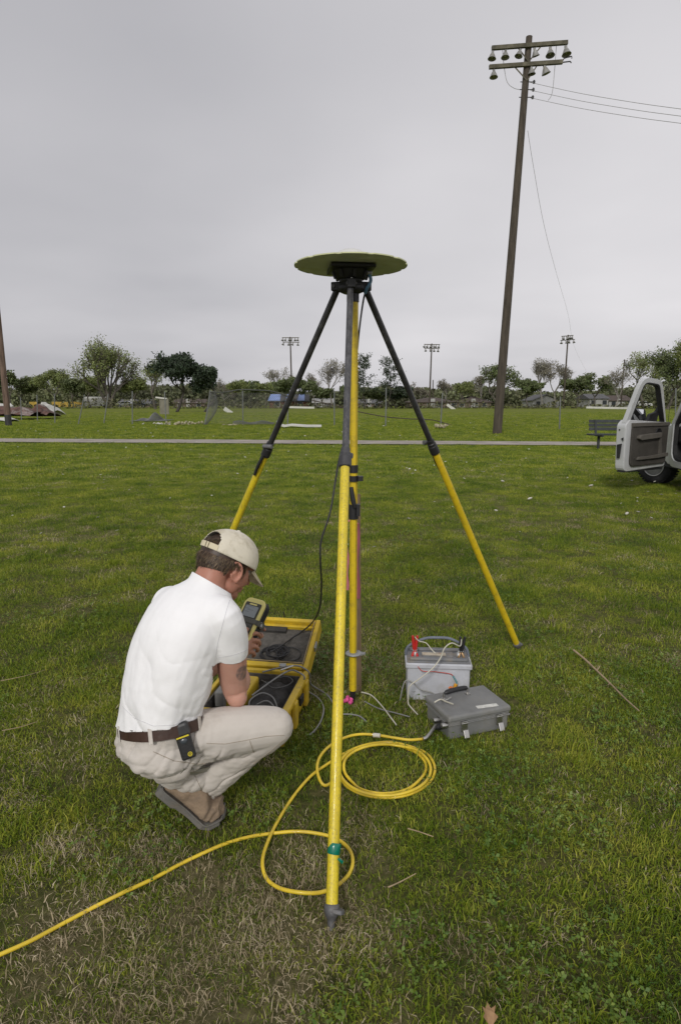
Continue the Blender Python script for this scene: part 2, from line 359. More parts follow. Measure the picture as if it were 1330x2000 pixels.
def scatter(name, coll, pts, kind, rot, scl, label):
    n = len(pts); me = bpy.data.meshes.new(name); me.vertices.add(n); me.vertices.foreach_set('co', np.asarray(pts, dtype=np.float32).ravel())
    for nm, ty, arr in (('pick', 'INT', kind), ('turn', 'FLOAT', rot), ('size', 'FLOAT', scl)):
        a = me.attributes.new(nm, ty, 'POINT'); a.data.foreach_set('value', np.asarray(arr, dtype=np.int32 if ty == 'INT' else np.float32))
    o = bpy.data.objects.new(name, me); COL.objects.link(o)
    ng = bpy.data.node_groups.new(name + '_scatter', 'GeometryNodeTree')
    ng.interface.new_socket('Geometry', in_out='INPUT', socket_type='NodeSocketGeometry'); ng.interface.new_socket('Geometry', in_out='OUTPUT', socket_type='NodeSocketGeometry')
    gi = N(ng, 'NodeGroupInput'); go = N(ng, 'NodeGroupOutput'); ci = N(ng, 'GeometryNodeCollectionInfo'); ci.inputs['Collection'].default_value = coll; ci.inputs['Separate Children'].default_value = True; ci.inputs['Reset Children'].default_value = True
    ip = N(ng, 'GeometryNodeInstanceOnPoints'); ip.inputs['Pick Instance'].default_value = True
    def attr(nm, ty):
        a = N(ng, 'GeometryNodeInputNamedAttribute', data_type=ty); a.inputs['Name'].default_value = nm; return a.outputs['Attribute']
    cb = N(ng, 'ShaderNodeCombineXYZ'); cs = N(ng, 'ShaderNodeCombineXYZ')
    link(ng, attr('turn', 'FLOAT'), cb.inputs[2]); s_ = attr('size', 'FLOAT')
    for k in range(3): link(ng, s_, cs.inputs[k])
    link(ng, gi.outputs[0], ip.inputs['Points']); link(ng, ci.outputs[0], ip.inputs['Instance']); link(ng, attr('pick', 'INT'), ip.inputs['Instance Index'])
    link(ng, cb.outputs[0], ip.inputs['Rotation']); link(ng, cs.outputs[0], ip.inputs['Scale']); link(ng, ip.outputs[0], go.inputs[0])
    md = o.modifiers.new('scatter', 'NODES'); md.node_group = ng
    return tag(o, label, kind='stuff')
def field(n_per, y0, y1, extra=0.8, slope=0.60):
    A = 0.5 * ((y1 + y0) * slope + 2 * extra) * 2 * (y1 - y0); n = int(A * n_per)
    y = y0 + (y1 - y0) * RNG.random(n * 2); w = y * slope + extra; keep = RNG.random(n * 2) < w / w.max(); y = y[keep][:n]; w = w[keep][:n]
    return (RNG.random(len(y)) * 2 - 1) * w, y
def on_path(x, y): return None
pa, pb = G(0, 864.5), G(1140, 871); qa, qb = G(0, 857.5), G(1140, 864)
def off_path(x, y):
    yn = pa.y + (pb.y - pa.y) * (x - pa.x) / (pb.x - pa.x); yf = qa.y + (qb.y - qa.y) * (x - qa.x) / (qb.x - qa.x)
    return (y < yn + .05) | (y > yf - .05)
HARD = []   # footprints the grass keeps clear of: (cx, cy, half x, half y, yaw)
def clear_of(x, y):
    ok = off_path(x, y)
    for cx0, cy0, hx, hy, a in HARD:
        u = (x - cx0) * math.cos(a) + (y - cy0) * math.sin(a); v = -(x - cx0) * math.sin(a) + (y - cy0) * math.cos(a)
        ok &= ~((abs(u) < hx) & (abs(v) < hy))
    return ok
def plant_lawn():
    gx, gy, gk, gs = [], [], [], []; dx, dy, ds = [], [], []; cx, cy, cs = [], [], []
    for dens, y0, y1, k0, k1, sc in ((330, .7, 3.2, 0, 4, 1.0), (220, 3.2, 6.5, 0, 4, 1.05), (95, 6.5, 12, 0, 4, 1.3), (42, 12, 21, 6, 8, 1.2), (16, 21, 40, 6, 8, 1.7), (7, 40, 52, 6, 8, 1.9), (3.5, 52, 66, 6, 8, 2.0), (1.5, 66, 84, 6, 8, 2.0)):
        x, y = field(dens, y0, y1); s = straw_amount(x, y); u = RNG.random(len(x)); ok = clear_of(x, y)
        g = ok & (u > s * (0.46 if y0 < 6 else 0.3)); gx.append(x[g]); gy.append(y[g]); gk.append(RNG.integers(k0, k1, g.sum()))
        thin = 1 - 0.35 * s[g]; gs.append(sc * thin * (0.75 + 0.5 * RNG.random(g.sum())) * (0.55 + 1.0 * fbm(x[g], y[g], 8, 4, 3.0)))
    # longer tufts
    x, y = field(34, .7, 8); s = straw_amount(x, y); t = fbm(x, y, 21, 3, 1.7); g = clear_of(x, y) & (t > 0.47) & (s < .35) & (RNG.random(len(x)) < .8)
    gx.append(x[g]); gy.append(y[g]); gk.append(RNG.integers(4, 6, g.sum())); gs.append(0.75 + 0.5 * RNG.random(g.sum()))
    for dens, y0, y1, sc in ((330, .7, 3.6, 1.0), (70, 3.6, 8, 1.2), (14, 8, 18, 1.5)):
        x, y = field(dens, y0, y1); s = straw_amount(x, y); g = clear_of(x, y) & (RNG.random(len(x)) < s * .9 + .13); dx.append(x[g]); dy.append(y[g]); ds.append(sc * (0.7 + .6 * RNG.random(g.sum())))
    for dens, y0, y1 in ((48, .7, 3.6), (9, 3.6, 7)):
        x, y = field(dens, y0, y1); t = fbm(x, y, 31, 3, 1.5) + 0.05 * np.clip(x, -1, 1.5); s = straw_amount(x, y); g = clear_of(x, y) & (t > 0.47) & (s < .5) & (RNG.random(len(x)) < np.clip((t - .44) * 9, 0, 1)); cx.append(x[g]); cy.append(y[g]); cs.append(0.8 + .5 * RNG.random(g.sum()))
    def go(name, coll, x, y, k, s, label):
        x = np.concatenate(x); y = np.concatenate(y); s = np.concatenate(s); z = ground_z(x, y)
        k = np.concatenate(k) if not isinstance(k, int) else RNG.integers(0, k, len(x))
        scatter(name, coll, np.stack([x, y, z], 1), k, RNG.random(len(x)) * 6.283, s, label)
    go('grass', cg, gx, gy, gk, gs, 'short green lawn grass blades covering the field')
    go('dead_grass', cd, dx, dy, 4, ds, 'dry straw coloured dead grass lying in thin patches')
    go('clover', cc, cx, cy, 4, cs, 'small clover leaves growing low among the grass')
# ------------------------------------------------------------------ trees
bark = mat('bark', (0.13, 0.115, 0.095), 0.95, 0.3, 2.0)
bark_dark = mat('bark dark', (0.06, 0.052, 0.045), 0.95, 0.3, 2.0)
bark_grey = mat('bark grey', (0.24, 0.225, 0.20), 0.95, 0.25, 2.0)
LEAF = {'spring': mat('spring leaves', (0.25, 0.29, 0.10), 0.6, 0.3, 0.5, island=0.30, trans=0.3),
        'mid': mat('mid green leaves', (0.150, 0.185, 0.072), 0.6, 0.3, 0.5, island=0.30, trans=0.25),
        'dark': mat('dark evergreen leaves', (0.042, 0.064, 0.034), 0.7, 0.25, 0.6, island=0.5, trans=0.1),
        'pine': mat('pine needles', (0.055, 0.075, 0.042), 0.7, 0.25, 0.6, island=0.5, trans=0.1),
        'bud': mat('budding twigs', (0.26, 0.24, 0.18), 0.8, 0.25, 0.6, island=0.4, trans=0.2),
        'hedge': mat('far hedge leaves', (0.170, 0.185, 0.095), 0.8, 0.4, 0.08, island=0.4, trans=0.15)}
def leaf_cards(cent, size, rng, squash=1.0):
    n = len(cent); q = rng.normal(size=(n, 3)); q /= np.linalg.norm(q, axis=1)[:, None]; r = rng.normal(size=(n, 3)); r -= (r * q).sum(1)[:, None] * q; r /= np.linalg.norm(r, axis=1)[:, None]
    s = size * (0.5 + rng.random(n))[:, None]; b = np.cross(q, r)
    V = np.stack([cent - r * s * .6, cent + b * s * .45, cent + r * s * .7, cent - b * s * .45], 1).reshape(-1, 3)
    return V, np.arange(4 * n).reshape(n, 4)
def skeleton(rng, forks, depth, up, spread, stem, whippy=0.0):
    segs = []; tips = []
    def go(p, d, L, r, k):
        n = 3; pts = [p]
        for i in range(n):
            d = (d + Vector(rng.normal(size=3) * 0.13) + Vector((0, 0, up * .1))).normalized(); p = p + d * L / n; pts.append(p)
        segs.append((pts, r, r * .62))
        if k == 0: tips.append((pts[-1], d)); tips.append((pts[-2], d)); return
        if k <= 2: tips.append((pts[2], d))
        nb = forks if k > 1 else forks + 1
        for i in range(nb):
            ax = Vector(rng.normal(size=3)); ax = (ax - d * ax.dot(d)).normalized(); an = spread * (0.6 + .7 * rng.random())
            nd = (d * math.cos(an) + ax * math.sin(an)); nd.z += up * .25; nd.normalize()
            go(pts[-1] if i < nb - 1 or k == depth else pts[2], nd, L * (0.66 + .2 * rng.random()), r * .6, k - 1)
    go(Vector((0, 0, 0)), Vector((0, 0, 1)), stem, 0.05, depth)
    return segs, tips
def tree(px, base_y, top_y, wpx, kind, label, d=None, seed=None, cat='tree', group=None, stems=1, name=None, leaves=None, lean=0):
    d = d or EYE * FPX / (base_y - HORIZON); base = P(px, base_y, d); base.z = 0; top = P(px, top_y, d); H = top.z; Wd = wpx * d / FPX
    rng = np.random.default_rng(seed or int(px * 3 + top_y)); nm = name or {'pine': 'pine_tree', 'dark': 'evergreen_tree', 'bud': 'bare_tree'}.get(kind, 'leafy_tree')
    root = empty(nm, base, label, cat, group)
    bare = kind == 'bud'; segs = []; tips = []
    if kind == 'pine':
        pts = [Vector((rng.normal() * .01, rng.normal() * .01, k / 8)) for k in range(9)]; segs.append((pts, .02, .006))
        for k in range(34):
            z = .30 + .68 * (k / 34); a = rng.random() * 6.28; L = (.34 * (1 - (z - .3) * .85)) * (.5 + .7 * rng.random()); p0 = Vector((0, 0, z))
            p1 = p0 + Vector((math.cos(a) * L, math.sin(a) * L, .07 * rng.random() + .02)); segs.append(([p0, (p0 + p1) / 2 + Vector((0, 0, -.01)), p1], .006, .002))
            for q in range(4): tips.append((p0.lerp(p1, .4 + .2 * q), Vector((0, 0, 1))))
        tips.append((Vector((0, 0, 1)), Vector((0, 0, 1))))
    else:
        for s_ in range(stems):
            sg, tp = skeleton(rng, 3 if bare else 3, 5 if bare else 4, .5, .55 if stems == 1 else .45, .25 if stems == 1 else .2)
            o = Vector((rng.normal() * .03, rng.normal() * .03, 0)) if stems > 1 else Vector(); tl = Matrix.Rotation(rng.normal() * .22 if stems > 1 else 0, 3, 'X') @ Matrix.Rotation(rng.normal() * .22 if stems > 1 else 0, 3, 'Y')
            for p, a, b in sg: segs.append(([o + tl @ q for q in p], a, b))
            tips += [(o + tl @ p, dd) for p, dd in tp]
    T = np.array([p for p, _ in tips]); lo, hi = T.min(0), T.max(0)
    pad = .04
    sz = H * (1 - pad) / hi[2]; cxm = (lo[0] + hi[0]) / 2; sx = Wd * (1 - pad) / (hi[0] - lo[0]); sy = Wd * (1 - pad) / (hi[1] - lo[1]) if kind != 'flat' else sx
    def tf(p):
        k = min(1, max(0, p[2] / (hi[2] * .4))); return base + Vector(((p[0] - cxm * k) * sx, (p[1] - (lo[1] + hi[1]) / 2 * k) * sy, p[2] * sz))
    trunk = MB(); rs = H * (.55 if not bare else .45)
    for p, a, b in segs:
        if a * rs < .012 * H * .1 and not bare: continue
        trunk.tube([tf(q) for q in p], [max(.012 * d / 100, rs * (a + (b - a) * i / (len(p) - 1))) for i in range(len(p))], 4 if a < .03 else 6, cap=False)
    trunk.build('trunk', bark_dark if kind in ('dark', 'pine') else (bark_grey if bare else bark), root)
    TP = np.array([tf(p) for p, _ in tips]); per = {'pine': 26, 'dark': 24, 'bud': 3, 'spring': 20, 'mid': 26}[kind]
    if leaves: per = int(leaves * 1.5)
    blob = {'pine': .045, 'dark': .075, 'bud': .05, 'spring': .075, 'mid': .08}[kind] * H
    if len(TP) * per > 14000: per = max(1, int(14000 / len(TP)))
    wts = 0.15 + 1.2 * rng.random(len(TP)) ** 1.5; cnt = rng.poisson(per * wts); idx = np.repeat(np.arange(len(TP)), cnt)
    C = TP[idx] + np.clip(rng.normal(size=(len(idx), 3)), -1.35, 1.35) * blob * np.array([.8, .8, .65])
    if kind == 'dark' or kind == 'mid':
        pass
    C = C[C[:, 2] > (0.3 if not bare else 1)]
    V, F = leaf_cards(C, (.0017 if not bare else .0012) * d * ({'dark': 1.5, 'mid': 1.2}.get(kind, 1.0)), rng)
    np_mesh('crown', V, F, LEAF[kind], root, smooth=False)
    return root
GT = 'trees along the far edge of the field'
TREES = [  # px, base_y, top_y, width, kind, label, stems, leaves
 (-95, 797, 700, 110, 'mid', 'leafy tree just outside the left edge of the view', 1, None),
 (22, 796, 724, 70, 'mid', 'dense green tree behind the leaning pole at the far left', 1, 30),
 (62, 795.5, 738, 60, 'mid', 'low green tree behind the heap of torn metal roofing', 1, 26),
 (108, 796, 720, 66, 'spring', 'rounded yellow green tree left of the tall airy tree', 1, 26),
 (146, 796.5, 738, 46, 'mid', 'short mid green tree touching the left side of the tall airy tree', 1, 22),
 (216, 797, 652, 122, 'spring', 'tallest airy spring green tree with many bare stems showing', 6, 13),
 (180, 796.5, 735, 46, 'spring', 'small bright green tree under the left of the tall airy tree', 1, 24),
 (268, 796.5, 738, 48, 'spring', 'small bright green tree between the tall airy tree and the dark evergreens', 1, 26),
 (304, 799, 699, 44, 'spring', 'thin half leafed tree against the left side of the large dark evergreen', 1, 9),
 (346, 804, 690, 88, 'dark', 'large round topped dark evergreen, biggest of the dark trees', 1, 80),
 (400, 804, 714, 46, 'dark', 'smaller dark evergreen right of the large round topped one', 1, 60),
 (441, 796, 738, 44, 'bud', 'low pale bare tree just right of the dark evergreens', 1, None),
 (466, 796.5, 742, 40, 'spring', 'small pale green tree above the sagging fence rail', 1, 12),
 (492, 796, 744, 34, 'mid', 'small rounded green tree left of the blue tarped house', 1, 20),
 (520, 796, 746, 36, 'spring', 'pale spring green tree behind the left tripod leg', 1, 14),
 (548, 794, 712, 70, 'bud', 'wide bare tree behind the light pole on the left', 1, None),
 (578, 797, 737, 84, 'mid', 'dark green spreading tree over the blue tarped house', 1, 40),
 (620, 795, 726, 44, 'bud', 'thin bare tree behind the small grey shed', 1, None),
 (650, 796, 700, 62, 'bud', 'tall bare tree with forked limbs just left of the grey tripod leg', 1, 4),
 (632, 796, 758, 40, 'mid', 'low green bush behind the small grey shed', 1, 22),
 (684, 796, 752, 36, 'mid', 'low green bush behind the middle of the tripod', 1, 22),
 (712, 798, 688, 52, 'pine', 'tall pine with clumped top just right of the centre pole', 1, None),
 (757, 798, 694, 60, 'pine', 'pine with clumped top partly behind the right tripod leg', 1, None),
 (735, 797, 758, 52, 'mid', 'low dull bush between the feet of the two pines', 1, 26),
 (775, 797.5, 756, 60, 'dark', 'low dark evergreen bush right of the second pine', 1, 60),
 (802, 795, 744, 44, 'bud', 'pale bare tree behind the right tripod leg', 1, None),
 (824, 795, 757, 30, 'bud', 'small pale bare tree left of the second light pole', 1, None),
 (868, 795, 737, 34, 'bud', 'small bare tree above the long brown roof', 1, None),
 (906, 795, 744, 34, 'spring', 'thin leafed small tree above the low brown house', 1, 7),
 (934, 795, 732, 34, 'bud', 'small crooked bare tree left of the big pole', 1, None),
 (984, 797, 709, 88, 'mid', 'open green tree directly behind the big pole', 1, 12),
 (1030, 797, 741, 54, 'mid', 'dense green tree right of the big pole', 1, 26),
 (1058, 796, 695, 42, 'bud', 'tall slim bare tree left of the right hand light pole', 1, 4),
 (1084, 796, 699, 52, 'bud', 'tall bare tree just behind the right hand light pole', 1, 4),
 (1122, 796.5, 738, 54, 'mid', 'low dense green tree right of the right hand light pole', 1, 24),
 (1160, 796.5, 729, 64, 'mid', 'spreading green tree in front of the white house', 1, 14),
 (1200, 798, 712, 54, 'bud', 'bare dark limbed tree beside the pole with the transformer', 1, None),
 (1256, 797, 688, 66, 'spring', 'airy green tree behind the open truck door', 1, 14),
 (1302, 799, 678, 76, 'mid', 'tall dense green tree at the right edge behind the truck', 1, 30),
 (1345, 800, 662, 60, 'spring', 'tall spring green tree reaching out of the right edge', 1, 20),
 (1440, 798, 690, 120, 'mid', 'leafy tree just outside the right edge of the view', 1, None),
]
for (px, by, ty, w, kd, lb, stm, lv) in TREES: tree(px, by, ty, w, kd, lb, group=GT, stems=stm, leaves=lv)
# far wood that reads as one mass behind the houses
r_ = np.random.default_rng(5); n_ = 80000; yy = 175 + r_.random(n_) * 30; ang = (r_.random(n_) * 2 - 1) * .95; xx = yy * ang
hmax = 4.6 + 5.5 * (fbm(xx, xx * 0, 9, 4, .05) - .35) + 2.0 * (fbm(xx, xx * 0, 2, 3, .3) - .45); zz_ = r_.random(n_) ** .8 * np.clip(hmax, 2.0, 9)
V, F = leaf_cards(np.stack([xx, yy, zz_], 1), .70, r_); o = np_mesh('distant_wood', V, F, LEAF['hedge'], None, False); tag(o, 'low far wood closing the view behind the houses', kind='stuff')
# brush in front of the houses, low
n_ = 7000; xx = (r_.random(n_) * 2 - 1) * 105; yy = 124 + r_.random(n_) * 5; zz_ = r_.random(n_) ** 1.4 * np.clip(3.4 * (fbm(xx, xx * 0, 6, 3, .15)), .1, 2.0)
V, F = leaf_cards(np.stack([xx, yy, zz_], 1), .34, r_); o = np_mesh('underbrush', V, F, mat('brush', (.115, .115, .055), .9, .3, .2, island=.5), None, False); tag(o, 'low brownish brush along the far edge of the field', kind='stuff')

# ------------------------------------------------------------------ houses far behind
W_white = mat('white siding', (.36, .36, .355), .7, .08, 1.0); W_brick = mat('red brick', (.17, .075, .055), .9, .25, 2.0); W_tan = mat('tan brick', (.17, .13, .105), .9, .25, 2.0)
R_brown = mat('brown shingles', (.085, .065, .055), .9, .25, 2.0); R_grey = mat('grey shingles', (.11, .11, .115), .9, .2, 2.0); R_tarp = mat('blue tarp', (.22, .31, .60), .5, .2, .6)
W_glass = mat('far window glass', (.03, .035, .04), .15, .1, 1.0); W_trim = mat('white trim', (.36, .36, .35), .6, .05, 1.0); M_yel = mat('yellow panel', (.45, .30, .04), .6, .2, .6)
def house(x0, x1, base_y, wall_top, ridge, depth, wm, rm, label, name='house', hip=False, nwin=2, patch=None, gable=False, d=None):
    d = d or EYE * FPX / (base_y - HORIZON); a = P(x0, base_y, d); b = P(x1, base_y, d); hw = P(x0, wall_top, d).z; hr = P(x0, ridge, d).z
    root = empty(name, ((a.x + b.x) / 2, d + depth / 2, 0), label, 'house'); w = b.x - a.x
    MB().box(((a.x + b.x) / 2, d + depth / 2, hw / 2), (w, depth, hw)).build('wall', wm, root)
    ov = .35; xa, xb, ya, yb = a.x - ov, b.x + ov, d - ov, d + depth + ov; ym = (ya + yb) / 2; rf = MB()
    if gable:
        xm = (xa + xb) / 2; rf.rings([[Vector((xa, y, hw)), Vector((xm, y, hr)), Vector((xb, y, hw)), Vector((xb, y, hw - .12)), Vector((xm, y, hr - .12)), Vector((xa, y, hw - .12))] for y in (ya, yb)], True, False)
    else:
        ins = (yb - ya) / 2 if hip else 0
        rf.add([(xa, ya, hw), (xb, ya, hw), (xb, yb, hw), (xa, yb, hw), (xa + ins, ym, hr), (xb - ins, ym, hr), (xa, ya, hw - .15), (xb, ya, hw - .15), (xb, yb, hw - .15), (xa, yb, hw - .15)],
               [(0, 1, 5, 4), (2, 3, 4, 5), (1, 2, 5), (3, 0, 4), (6, 9, 8, 7), (0, 6, 7, 1), (1, 7, 8, 2), (2, 8, 9, 3), (3, 9, 6, 0)])
    roof = rf.build('roof', rm, root)
    if gable:
        xm = (a.x + b.x) / 2; MB().slab([(a.x, d + .01, hw - .1), (b.x, d + .01, hw - .1), (xm, d + .01, hr - .12)], (0, 1, 0), .1).build('gable', wm, root)
    if patch:
        for (f0, f1) in patch:
            X0, X1 = xa + (xb - xa) * f0, xa + (xb - xa) * f1; k = .04
            MB().slab([(X0, ya - .02, hw + k), (X1, ya - .02, hw + k), (X1 - .2, ym, hr + k), (X0 + .2, ym, hr + k)], (0, 0, 1), .03).build('tarp', R_tarp, roof)
    for i in range(nwin):
        cx = a.x + w * (i + .5 + (.12 if i % 2 else -.1)) / nwin; f = MB()
        for dx in (-.55, .55): f.box((cx + dx, d - .03, hw * .55), (.1, .08, 1.2))
        for dz in (-.55, .55): f.box((cx, d - .03, hw * .55 + dz), (1.0, .08, .1))
        fr = f.build('window', W_trim, root); MB().box((cx, d - .01, hw * .55), (1.0, .04, 1.0)).build('pane', W_glass, fr)
    cx = a.x + w * .47; dr = MB().box((cx, d - .03, 1.0), (.95, .06, 2.0)).build('door', W_trim, root)
    return root
house(527, 600, 797, 783, 770, 8, W_brick, R_grey, 'red brick house with torn roof under bright blue tarps', patch=[(0, .3), (.42, .55), (.72, .9)], d=132)
house(612, 650, 797, 786, 778, 6, R_grey, W_white, 'small low building with pale roof left of the grey tripod leg', 'shed', nwin=1, gable=False, d=150)
house(800, 895, 797, 785, 776, 9, W_tan, R_brown, 'long low tan house with rusty brown roof behind the right tripod leg', nwin=4, hip=True, d=138)
house(893, 958, 796.5, 785, 774, 9, W_tan, R_brown, 'low tan house with dark hipped roof left of the big pole', nwin=3, hip=True, d=146)
house(1040, 1090, 796, 782, 770, 9, W_white, R_grey, 'pale house with peaked front seen left of the right hand light pole', nwin=2, gable=True, d=150)
house(1150, 1186, 796.5, 778, 769, 8, W_white, R_grey, 'white house with dark windows right of the spreading green tree', nwin=2, d=146)
house(1188, 1232, 796.5, 782, 772, 8, W_white, R_brown, 'white house partly behind the pole with the transformer', nwin=2, d=152)
house(232, 292, 796.5, 788, 780, 7, W_tan, R_grey, 'low tan house glimpsed behind the tall airy tree', nwin=3, d=158)
house(700, 745, 796.5, 787, 780, 7, W_tan, R_grey, 'low tan house glimpsed between the two pines', nwin=2, d=160)
house(340, 400, 796.5, 787, 779, 7, W_tan, R_brown, 'low brown house glimpsed under the dark evergreens', nwin=2, d=162)
# parked vehicles far away
CARP = {k: mat('car paint ' + k, c, .35, .05, 1, coat=.4) for k, c in {'silver': (.42, .44, .46), 'dark': (.04, .045, .05), 'white': (.62, .62, .60)}.items()}
TYRE = mat('tyre rubber', (.022, .022, .023), .85, .2, 20, .3, 60)
def far_car(px, d, L, paint, label, van=False, name='parked_car'):
    c = P(px, 790, d); root = empty(name, (c.x, d, 0), label, 'van' if van else 'car'); h = 1.45 if not van else 2.4
    prof = [(-.5, .25), (-.5, .62), (-.3, .68), (-.2, 1), (.15, 1), (.30, .68), (.5, .6), (.5, .25)] if not van else [(-.5, .12), (-.5, .95), (-.46, 1), (.38, 1), (.46, .6), (.5, .5), (.5, .12)]
    MB().slab([(c.x + L * a, d - .85, h * b) for a, b in prof], (0, 1, 0), 1.7).build('body', paint, root, bevel=.08)
    if van: g = [(.30, .62), (.32, .9), (.385, .9), (.44, .62)]
    else: g = [(-.26, .68), (-.18, .95), (.14, .95), (.26, .68)]
    MB().slab([(c.x + L * a, d - .86, h * b) for a, b in g], (0, 1, 0), .03).build('window', W_glass, root)
    for k in (-.31, .31):
        wh = MB().lathe((c.x + L * k, d - .9, .33), [(.33, 0), (.33, .2)], 14, (0, 1, 0)).build('wheel', TYRE, root); MB().lathe((c.x + L * k, d - .915, .33), [(.19, 0), (.19, .02)], 12, (0, 1, 0)).build('rim', CARP['silver'], wh)
    return root
far_car(193, 141, 5.6, CARP['white'], 'white van body parked under the trees left of the tall airy tree', True, 'parked_van')
far_car(248, 143, 4.4, CARP['silver'], 'silver car parked behind the fallen fence post', False)
far_car(272, 143, 4.3, CARP['dark'], 'dark car parked right of the silver car', False)
far_car(1252, 142, 4.4, CARP['white'], 'white car seen through the open truck door window', False)
# torn yellow panels of a wrecked fence by the left trees
for px, w, lb in ((118, 3.6, 'long yellow wrecked panel lying left of the white van'), (150, 2.4, 'short yellow wrecked panel next to the white van'), (66, 1.6, 'small rounded yellow panel above the torn roofing')):
    c = P(px, 790, 136); rt = empty('wrecked_barrier', (c.x, 136, 0), lb, 'panel'); m = MB()
    for k in range(5): MB().box((c.x + w * (k - 2) / 5, 136 + .05 * (k % 2), .75), (w / 5 - .04, .08, 1.1)).build('board', M_yel, rt)
    MB().box((c.x, 136.1, .35), (w, .1, .12)).build('rail', bark_dark, rt)
# ------------------------------------------------------------------ light poles
wood = mat('weathered pole wood', (.080, .066, .050), .95, .3, 2.5, .6, 22, stretch=(6, 6, .5), dirt=(.06, .05, .04), dirt_scale=3, dirt_amt=.6)
wood_warm = mat('brown pole wood', (.155, .105, .080), .95, .3, 2.5, .5, 20, stretch=(6, 6, .5))
arm_wood = mat('weathered crossarm wood', (.13, .12, .085), .95, .3, 3, .4, 20)
galv = mat('galvanised steel', (.36, .37, .37), .5, .15, 6, metal=.6)
lamp_metal = mat('lamp reflector metal', (.30, .30, .285), .5, .2, 4, metal=.25, dirt=(.2, .17, .1), dirt_scale=3)
black_iron = mat('black iron', (.03, .03, .03), .6, .2, 5)
wire_m = mat('aged wire', (.30, .30, .29), .6, .1, 5)
def lamp(c, out, size, root, n=14):
    # bell shaped reflector hanging below an arm, opening along direction out
    o = Vector(out).normalized(); prof = [(.05, 0), (.075, .02), (.08, .14), (.10, .17), (.14, .24), (.235, .46), (.25, .47), (.225, .45), (.13, .24), (.04, .18)]
    lp = MB().lathe(c, [(r * size, z * size) for r, z in prof], n, o, cap=True).build('lamp', lamp_metal, root)
    MB().lathe(Vector(c) + o * .19 * size, [(.03 * size, 0), (.09 * size, .07 * size), (.09 * size, .16 * size), (.02 * size, .22 * size)], 10, o).build('bulb', mat('lamp glass', (.55, .56, .55), .15, .05, 4), lp)
    MB().tube([Vector(c) - o * .12 * size, Vector(c) + o * .01], .035 * size, 8).build('stem', black_iron, lp)
def light_pole(bp, tp, d, dt, arms, r0, r1, label, lamps, braces=True, name='light_pole', woodm=wood, detail=True):
    base = P(bp[0], bp[1], d); top = P(tp[0], tp[1], dt); base.z = 0
    root = empty(name, base, label, 'light pole', 'wooden light poles in the field' if not detail else None)
    ax = (top - base); pts = [base + ax * t for t in (0, .25, .5, .75, 1)]
    MB().tube([p + Vector((0, 0, -.2 if i == 0 else 0)) for i, p in enumerate(pts)], [r0 + (r1 - r0) * t for t in (0, .25, .5, .75, 1)], 14).build('pole', woodm, root)
    for k, (l, r, y_off) in enumerate(arms):
        a, b = P(l[0], l[1], dt - y_off), P(r[0], r[1], dt - y_off); dr = (b - a); u = dr.normalized(); zc = Vector((0, 0, 1)) - u * u.z; zc.normalize(); R = Matrix((u, zc.cross(u), zc)).transposed()
        arm = MB().box((a + b) / 2, (dr.length, .13, .15), R).build('crossarm', arm_wood, root)
        if braces:
            m = (a + b) / 2; ctr = base + ax * ((m.z - base.z) / ax.z)
            for s in (-1, 1):
                q = m + u * s * dr.length * .17; q2 = Vector((ctr.x, q.y, m.z - .62)); MB().box((q + q2) / 2, ((q - q2).length, .02, .05), Matrix(((q - q2).normalized(), Vector((0, 1, 0)), (q - q2).normalized().cross(Vector((0, 1, 0))))).transposed()).build('brace', galv if not detail else arm_wood, arm)
    for (lx, ly, out, sz) in lamps: lamp(P(lx, ly + (2 if detail else 0), dt - .16), out, sz * (.62 if detail else .9), root, 14 if detail else 8)
    return root, base, top
DT = 29.3
big, bb, bt = light_pole((970, 845), (1033, 72), 29.0, DT, [((960, 94), (1108, 83), .18), ((955, 131), (1098, 121), .18)], .215, .135,
    'tall weathered wooden pole with two crossarms of bell lamps, nearest of the light poles',
    [(962, 97, (-.1, -.1, -1), 1.15), (987, 95, (-.05, -.15, -1), 1.15), (1016, 93, (-.25, -.1, -1), 1.1), (1043, 91, (.3, .2, -1), 1.1), (1074, 90, (0, -.2, -1), 1.25), (1104, 87, (.12, -.15, -1), 1.3),
     (964, 133, (0, -.1, -1), 1.15), (1037, 127, (.1, 0, -1), 1.1), (1062, 124, (.35, .1, -1), 1.25)])
hook = MB()
for a in ([(1097, 121), (1101, 114), (1107, 112), (1116, 110), (1116, 114)], [(1097, 122), (1104, 121), (1113, 120), (1115, 123)]): hook.tube([P(x, y, DT - .2) for x, y in a], .025, 6)
hook.build('bracket', black_iron, big)
for y in (160, 175, 190):
    c = P(1031.5 - (y - 160) * .085, y, DT - .02); ins = MB().tube([c + Vector((-.35, 0, 0)), c + Vector((.28, 0, 0))], .018, 6); io = ins.build('insulator_pin', black_iron, big)
    MB().lathe(c + Vector((.24, 0, -.07)), [(.03, 0), (.06, .02), (.035, .05), (.06, .08), (.03, .14)], 12).build('insulator', black_iron, io)
def cable(name, pts, r, m, label, cat='cable', group=None, n=8, k=6, parent=None):
    mb = MB().tube(spline(pts, n), r, k); o = mb.build(name, m, parent)
    if parent is None: tag(o, label, cat, group)
    return o
cable('drooping_wire', [P(981, 97, DT), P(984, 130, DT), P(990, 160, DT), P(1003, 172, DT), P(1016, 175, DT)], .011, wire_m, '', parent=big)
cable('drooping_wire', [P(1086, 88, DT), P(1083, 130, DT), P(1078, 180, DT), P(1070, 196, DT)], .011, wire_m, '', parent=big)
WG = 'wires strung from the big pole to the right'
